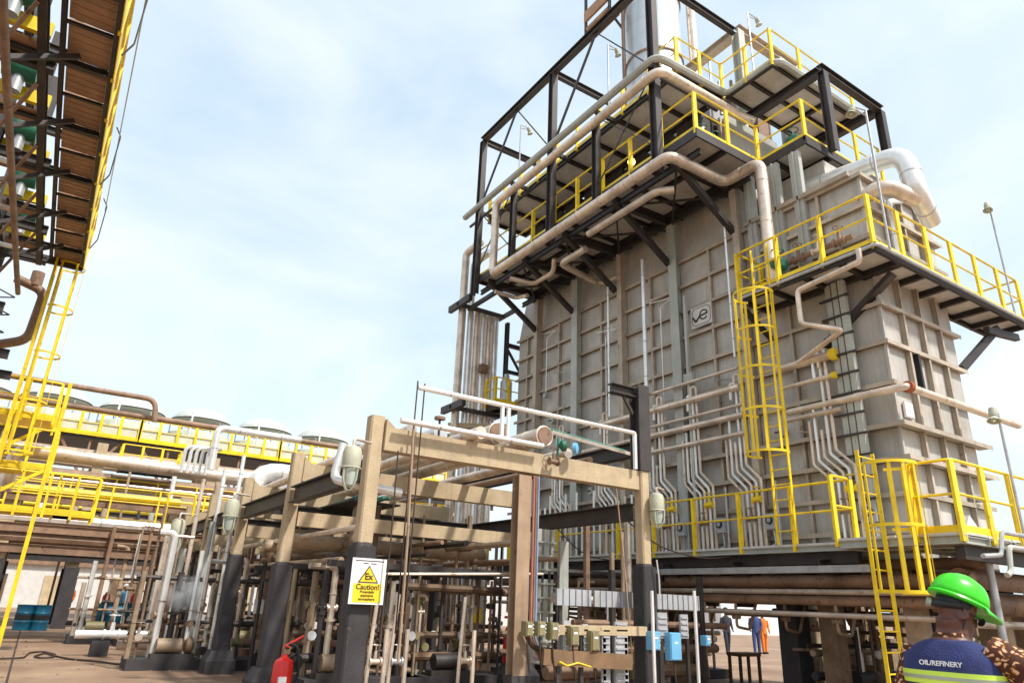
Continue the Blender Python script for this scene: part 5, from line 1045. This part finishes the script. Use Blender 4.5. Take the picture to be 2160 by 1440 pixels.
#@PERSON
# ================= WORKER in the foreground =================
def worker():
    d=Fw+Rt*((2018-1080)/F_PX)-Up*((1284-720)/F_PX); hc=C0+d*3.75           # centre of the head inside the helmet
    ax=math.atan2(d.x,d.y); Z=Vector((0,0,1))
    def fr(a): f=Vector((math.sin(a),math.cos(a),0)); return f,Vector((f.y,-f.x,0))
    f,r=fr(ax+R(18)); hf0,hr=fr(ax+R(62)); tl=R(24)
    hf=(hf0*math.cos(tl)-Z*math.sin(tl)); hu=(hf0*math.sin(tl)+Z*math.cos(tl))
    base=Vector((hc.x,hc.y,0))-f*.04-r*.045; hgt=hc.z
    t=thing('person',base,'worker in a green helmet and navy vest with lime stripe seen from behind','person')
    sh=hgt-.165                                                          # shoulder line
    def q(a,b,c): return base+r*a+f*b+Z*c
    def h(a,b,c): return hc+hr*a+hf*b+hu*c
    mb=MB()
    mb.loft([(q(0,0,.88),r*.165,f*.12),(q(0,0,1.05),r*.16,f*.12),(q(0,-.01,1.25),r*.19,f*.125),(q(0,-.01,sh-.05),r*.18,f*.11),(q(0,0,sh+.02),r*.09,f*.08)],20)
    mb.tube([q(0,0,sh-.04),q(.02,.03,sh+.06),h(0,-.02,-.05)],[.095,.084,.076],16,bend=0)
    mb.ball(h(0,-.01,.02),(.082,.10,.11),16,12); mb.loft([(h(0,.0,-.02),hr*.075,hf*.092),(h(0,.02,-.08),hr*.068,hf*.085),(h(0,.045,-.14),hr*.045,hf*.052)],16)
    mb.ball(h(0,.105,-.035),(.014,.014,.022)); mb.ball(h(0,.095,-.085),(.022,.014,.009))
    for s in (-1,1):
        mb.ring(h(s*.083,-.005,-.03),.024,.009,axis=tuple(hr+hf*(-.5*s)),n=14); mb.ball(h(s*.08,-.0,-.03),(.012,.02,.026))
        mb.tube([q(s*.09,0,.92),q(s*.1,.02,.5),q(s*.1,0,.09)],[.09,.065,.045],12,bend=0)
        mb.ball(q(s*.1,.06,.045),(.05,.05,.04))
    for s,el,ha in ((-1,(-.27,-.03,sh-.30),(-.20,.2,sh-.42)),(1,(.34,.03,sh-.20),(.17,.30,sh-.12))):
        mb.tube([q(s*.17,0,sh-.03),q(*el),q(*ha)],[.055,.045,.032],12,bend=0)
        hd=q(*ha); di=(hd-q(*el)).normalized(); mb.ball(hd+di*.04,(.035,.035,.035))
        sd_=di.cross(Z).normalized()
        for k in range(4):
            b0=hd+di*.06+sd_*((k-1.5)*.02); mb.tube([b0,b0+di*.045,b0+di*.07-Z*.02],[.011,.0105,.009],6,bend=0)
        mb.tube([hd+di*.01+sd_*.03,hd+di*.04+sd_*.055],[.013,.011],6,bend=0)
    b=mb.build('body','skin',t); md=b.modifiers.new('join','REMESH'); md.mode='VOXEL'; md.voxel_size=.0075; md.use_smooth_shade=True
    sm=b.modifiers.new('soften','SMOOTH'); sm.iterations=4; sm.factor=.5
    # printed shirt sleeves and collar
    mb=MB()
    mb.tube([q(.17,0,sh-.035),q(.30,.0,sh-.10),q(.34,.03,sh-.21),q(.19,.27,sh-.14)],[.085,.095,.092,.06],20,bend=0); mb.tube([q(-.17,0,sh-.04),q(-.27,-.03,sh-.30),q(-.21,.17,sh-.40)],[.075,.066,.055],16,bend=0)
    s_=mb.build('shirt_sleeves','print',t); md=s_.modifiers.new('join','REMESH'); md.mode='VOXEL'; md.voxel_size=.01; md.use_smooth_shade=True
    MB().loft([(q(.0,.01,sh-.01),r*.100,f*.092),(q(.005,.015,sh+.03),r*.092,f*.088),(q(.01,.015,sh+.045),r*.086,f*.082),(q(.01,.015,sh+.02),r*.078,f*.075)],24).build('collar','print',t)
    # vest
    prof=[(.90,.20,.145),(1.03,.20,.145),(1.17,.225,.15),(sh-.17,.245,.15),(sh-.10,.248,.142),(sh-.055,.225,.128),(sh-.02,.175,.108),(sh+.010,.115,.092),(sh+.012,.078,.074)]
    vs_=MB().loft([(q(0,-.01,z),r*a,f*b_) for z,a,b_ in prof],40,p=2.35).build('vest','navy',t)
    sb=vs_.modifiers.new('round','SUBSURF'); sb.levels=2; sb.render_levels=2
    dm=vs_.modifiers.new('folds','DISPLACE'); tx=bpy.data.textures.new('cloth_folds','CLOUDS'); tx.noise_scale=.12; dm.texture=tx; dm.strength=.012; dm.mid_level=.6
    def band(z0,z1,m,off):
        def rad(z):
            for i in range(len(prof)-1):
                if prof[i][0]<=z<=prof[i+1][0]:
                    k=(z-prof[i][0])/(prof[i+1][0]-prof[i][0]); return prof[i][1]*(1-k)+prof[i+1][1]*k,prof[i][2]*(1-k)+prof[i+1][2]*k
            return prof[-1][1:]
        a0,b0=rad(z0); a1,b1=rad(z1); MB().loft([(q(0,-.01,z0),r*(a0+off-.02),f*(b0+off-.02)),(q(0,-.01,z0),r*(a0+off),f*(b0+off)),(q(0,-.01,z1),r*(a1+off),f*(b1+off)),(q(0,-.01,z1),r*(a1+off-.02),f*(b1+off-.02))],48,p=2.35).build('reflective_band',m,t)
    zb=sh-.205; band(zb,zb+.062,'lime',.007); band(zb+.023,zb+.040,'silver',.009)
    text('OIL/REFINERY',.033,q(-.01,-.170,sh-.105),(R(84),0,-(ax+R(18))),'white',t,'lettering',.0008)
    MB().loft([(q(0,0,.80),r*.175,f*.125),(q(0,0,.96),r*.17,f*.125)],24).tube([q(.09,0,.93),q(.1,.02,.5),q(.1,0,.06)],[.105,.085,.07],14,bend=0).tube([q(-.09,0,.93),q(-.1,.02,.5),q(-.1,0,.06)],[.105,.085,.07],14,bend=0).build('trousers','clothdark',t)
    mb=MB()
    for s in (-1,1): mb.loft([(q(s*.1,.05,0),r*.05,f*.14),(q(s*.1,.05,.05),r*.05,f*.135),(q(s*.1,.0,.12),r*.052,f*.07)],14)
    mb.build('boots','black',t)
    # helmet: domed shell with raised crest, brim and peak
    rings=[]
    for a_,b_,c_2 in ((.121,.148,.0),(.118,.144,.03),(.112,.136,.06),(.100,.122,.09),(.080,.100,.115),(.050,.066,.132),(.012,.02,.139)):
        rings.append((h(0,-.002,.045+c_2),hr*a_,hf*b_))
    sh_=MB().loft(rings,36,p=2.15); hb=sh_.build('helmet_shell','helmet',t); sb=hb.modifiers.new('round','SUBSURF'); sb.levels=2; sb.render_levels=2
    mb=MB(); mb.loft([(h(0,-.002,.034),hr*.122,hf*.149),(h(0,-.002,.045),hr*.127,hf*.154),(h(0,-.002,.056),hr*.121,hf*.148)],36,p=2.15)
    n=13; vsn=[]
    for k in range(n):
        an=-R(62)+R(124)*k/(n-1); ca,sa=math.cos(an),math.sin(an)
        for (rr_,dz) in ((.0,.0),(.075*max(0,ca)**.7,-.022)):
            vsn.append(h(sa*(.126+rr_*.3),ca*(.150+rr_),.050+dz))
    top=len(vsn); vsn+= [p_-hu*.008 for p_ in vsn]
    fs=[]
    for k in range(n-1): a_=2*k; fs+=[(a_,a_+1,a_+3,a_+2),(top+a_+2,top+a_+3,top+a_+1,top+a_),(a_+1,top+a_+1,top+a_+3,a_+3)]
    mb.add(vsn,fs); mb.build('helmet_brim','helmet',t)
    mb=MB()
    for s in (-.028,0,.028):
        pts_=[]
        for k in range(9):
            an=R(-62)+R(124)*k/8; pts_.append(h(s,-math.sin(-an)*.128,.045+.139*math.cos(an)*1.0+.001-abs(s)*.10))
        mb.tube(pts_,.0075 if s else .010,8,bend=.02)
    mb.build('helmet_ridge','helmet',t)
    mb=MB(); mb.ring(h(0,-.012,.02),.092,(.006,.022),axis=tuple(hu),n=30,m=6); mb.build('headband','black',t)
    MB().ball(h(0,-.012,.04),(.087,.104,.072),18,10).build('hair','hair',t)
    p0=h(-.02,-.13,.0); MB().tube([h(-.09,.02,.03),h(-.08,-.06,-.005),h(-.02,-.112,-.02),h(.05,-.095,-.015),h(.088,-.02,.01)],.019,10,bend=.03).build('ratchet_strap','black',t)
    MB().cyl(h(-.035,-.118,-.018),h(-.04,-.137,-.02),.024,n=20).build('ratchet_knob','silver',t)
    mb=MB().tube([h(.088,-.02,-.012),h(.088,.09,-.015)],.0035,6).tube([h(-.088,-.02,-.012),h(-.088,.09,-.015)],.0035,6); mb.build('glasses_temples','black',t)
    mb=MB()
    for s in (-1,1): mb.loft([(h(s*.038,.112,-.018),hr*.032,hu*.022),(h(s*.038,.118,-.018),hr*.03,hu*.02)],14)
    mb.build('sunglasses','black',t)
    MB().tube([h(.095,.0,.035),h(.09,.01,-.03),h(.07,.02,-.1)],.0035,6).build('chin_strap','clothdark',t)
worker()
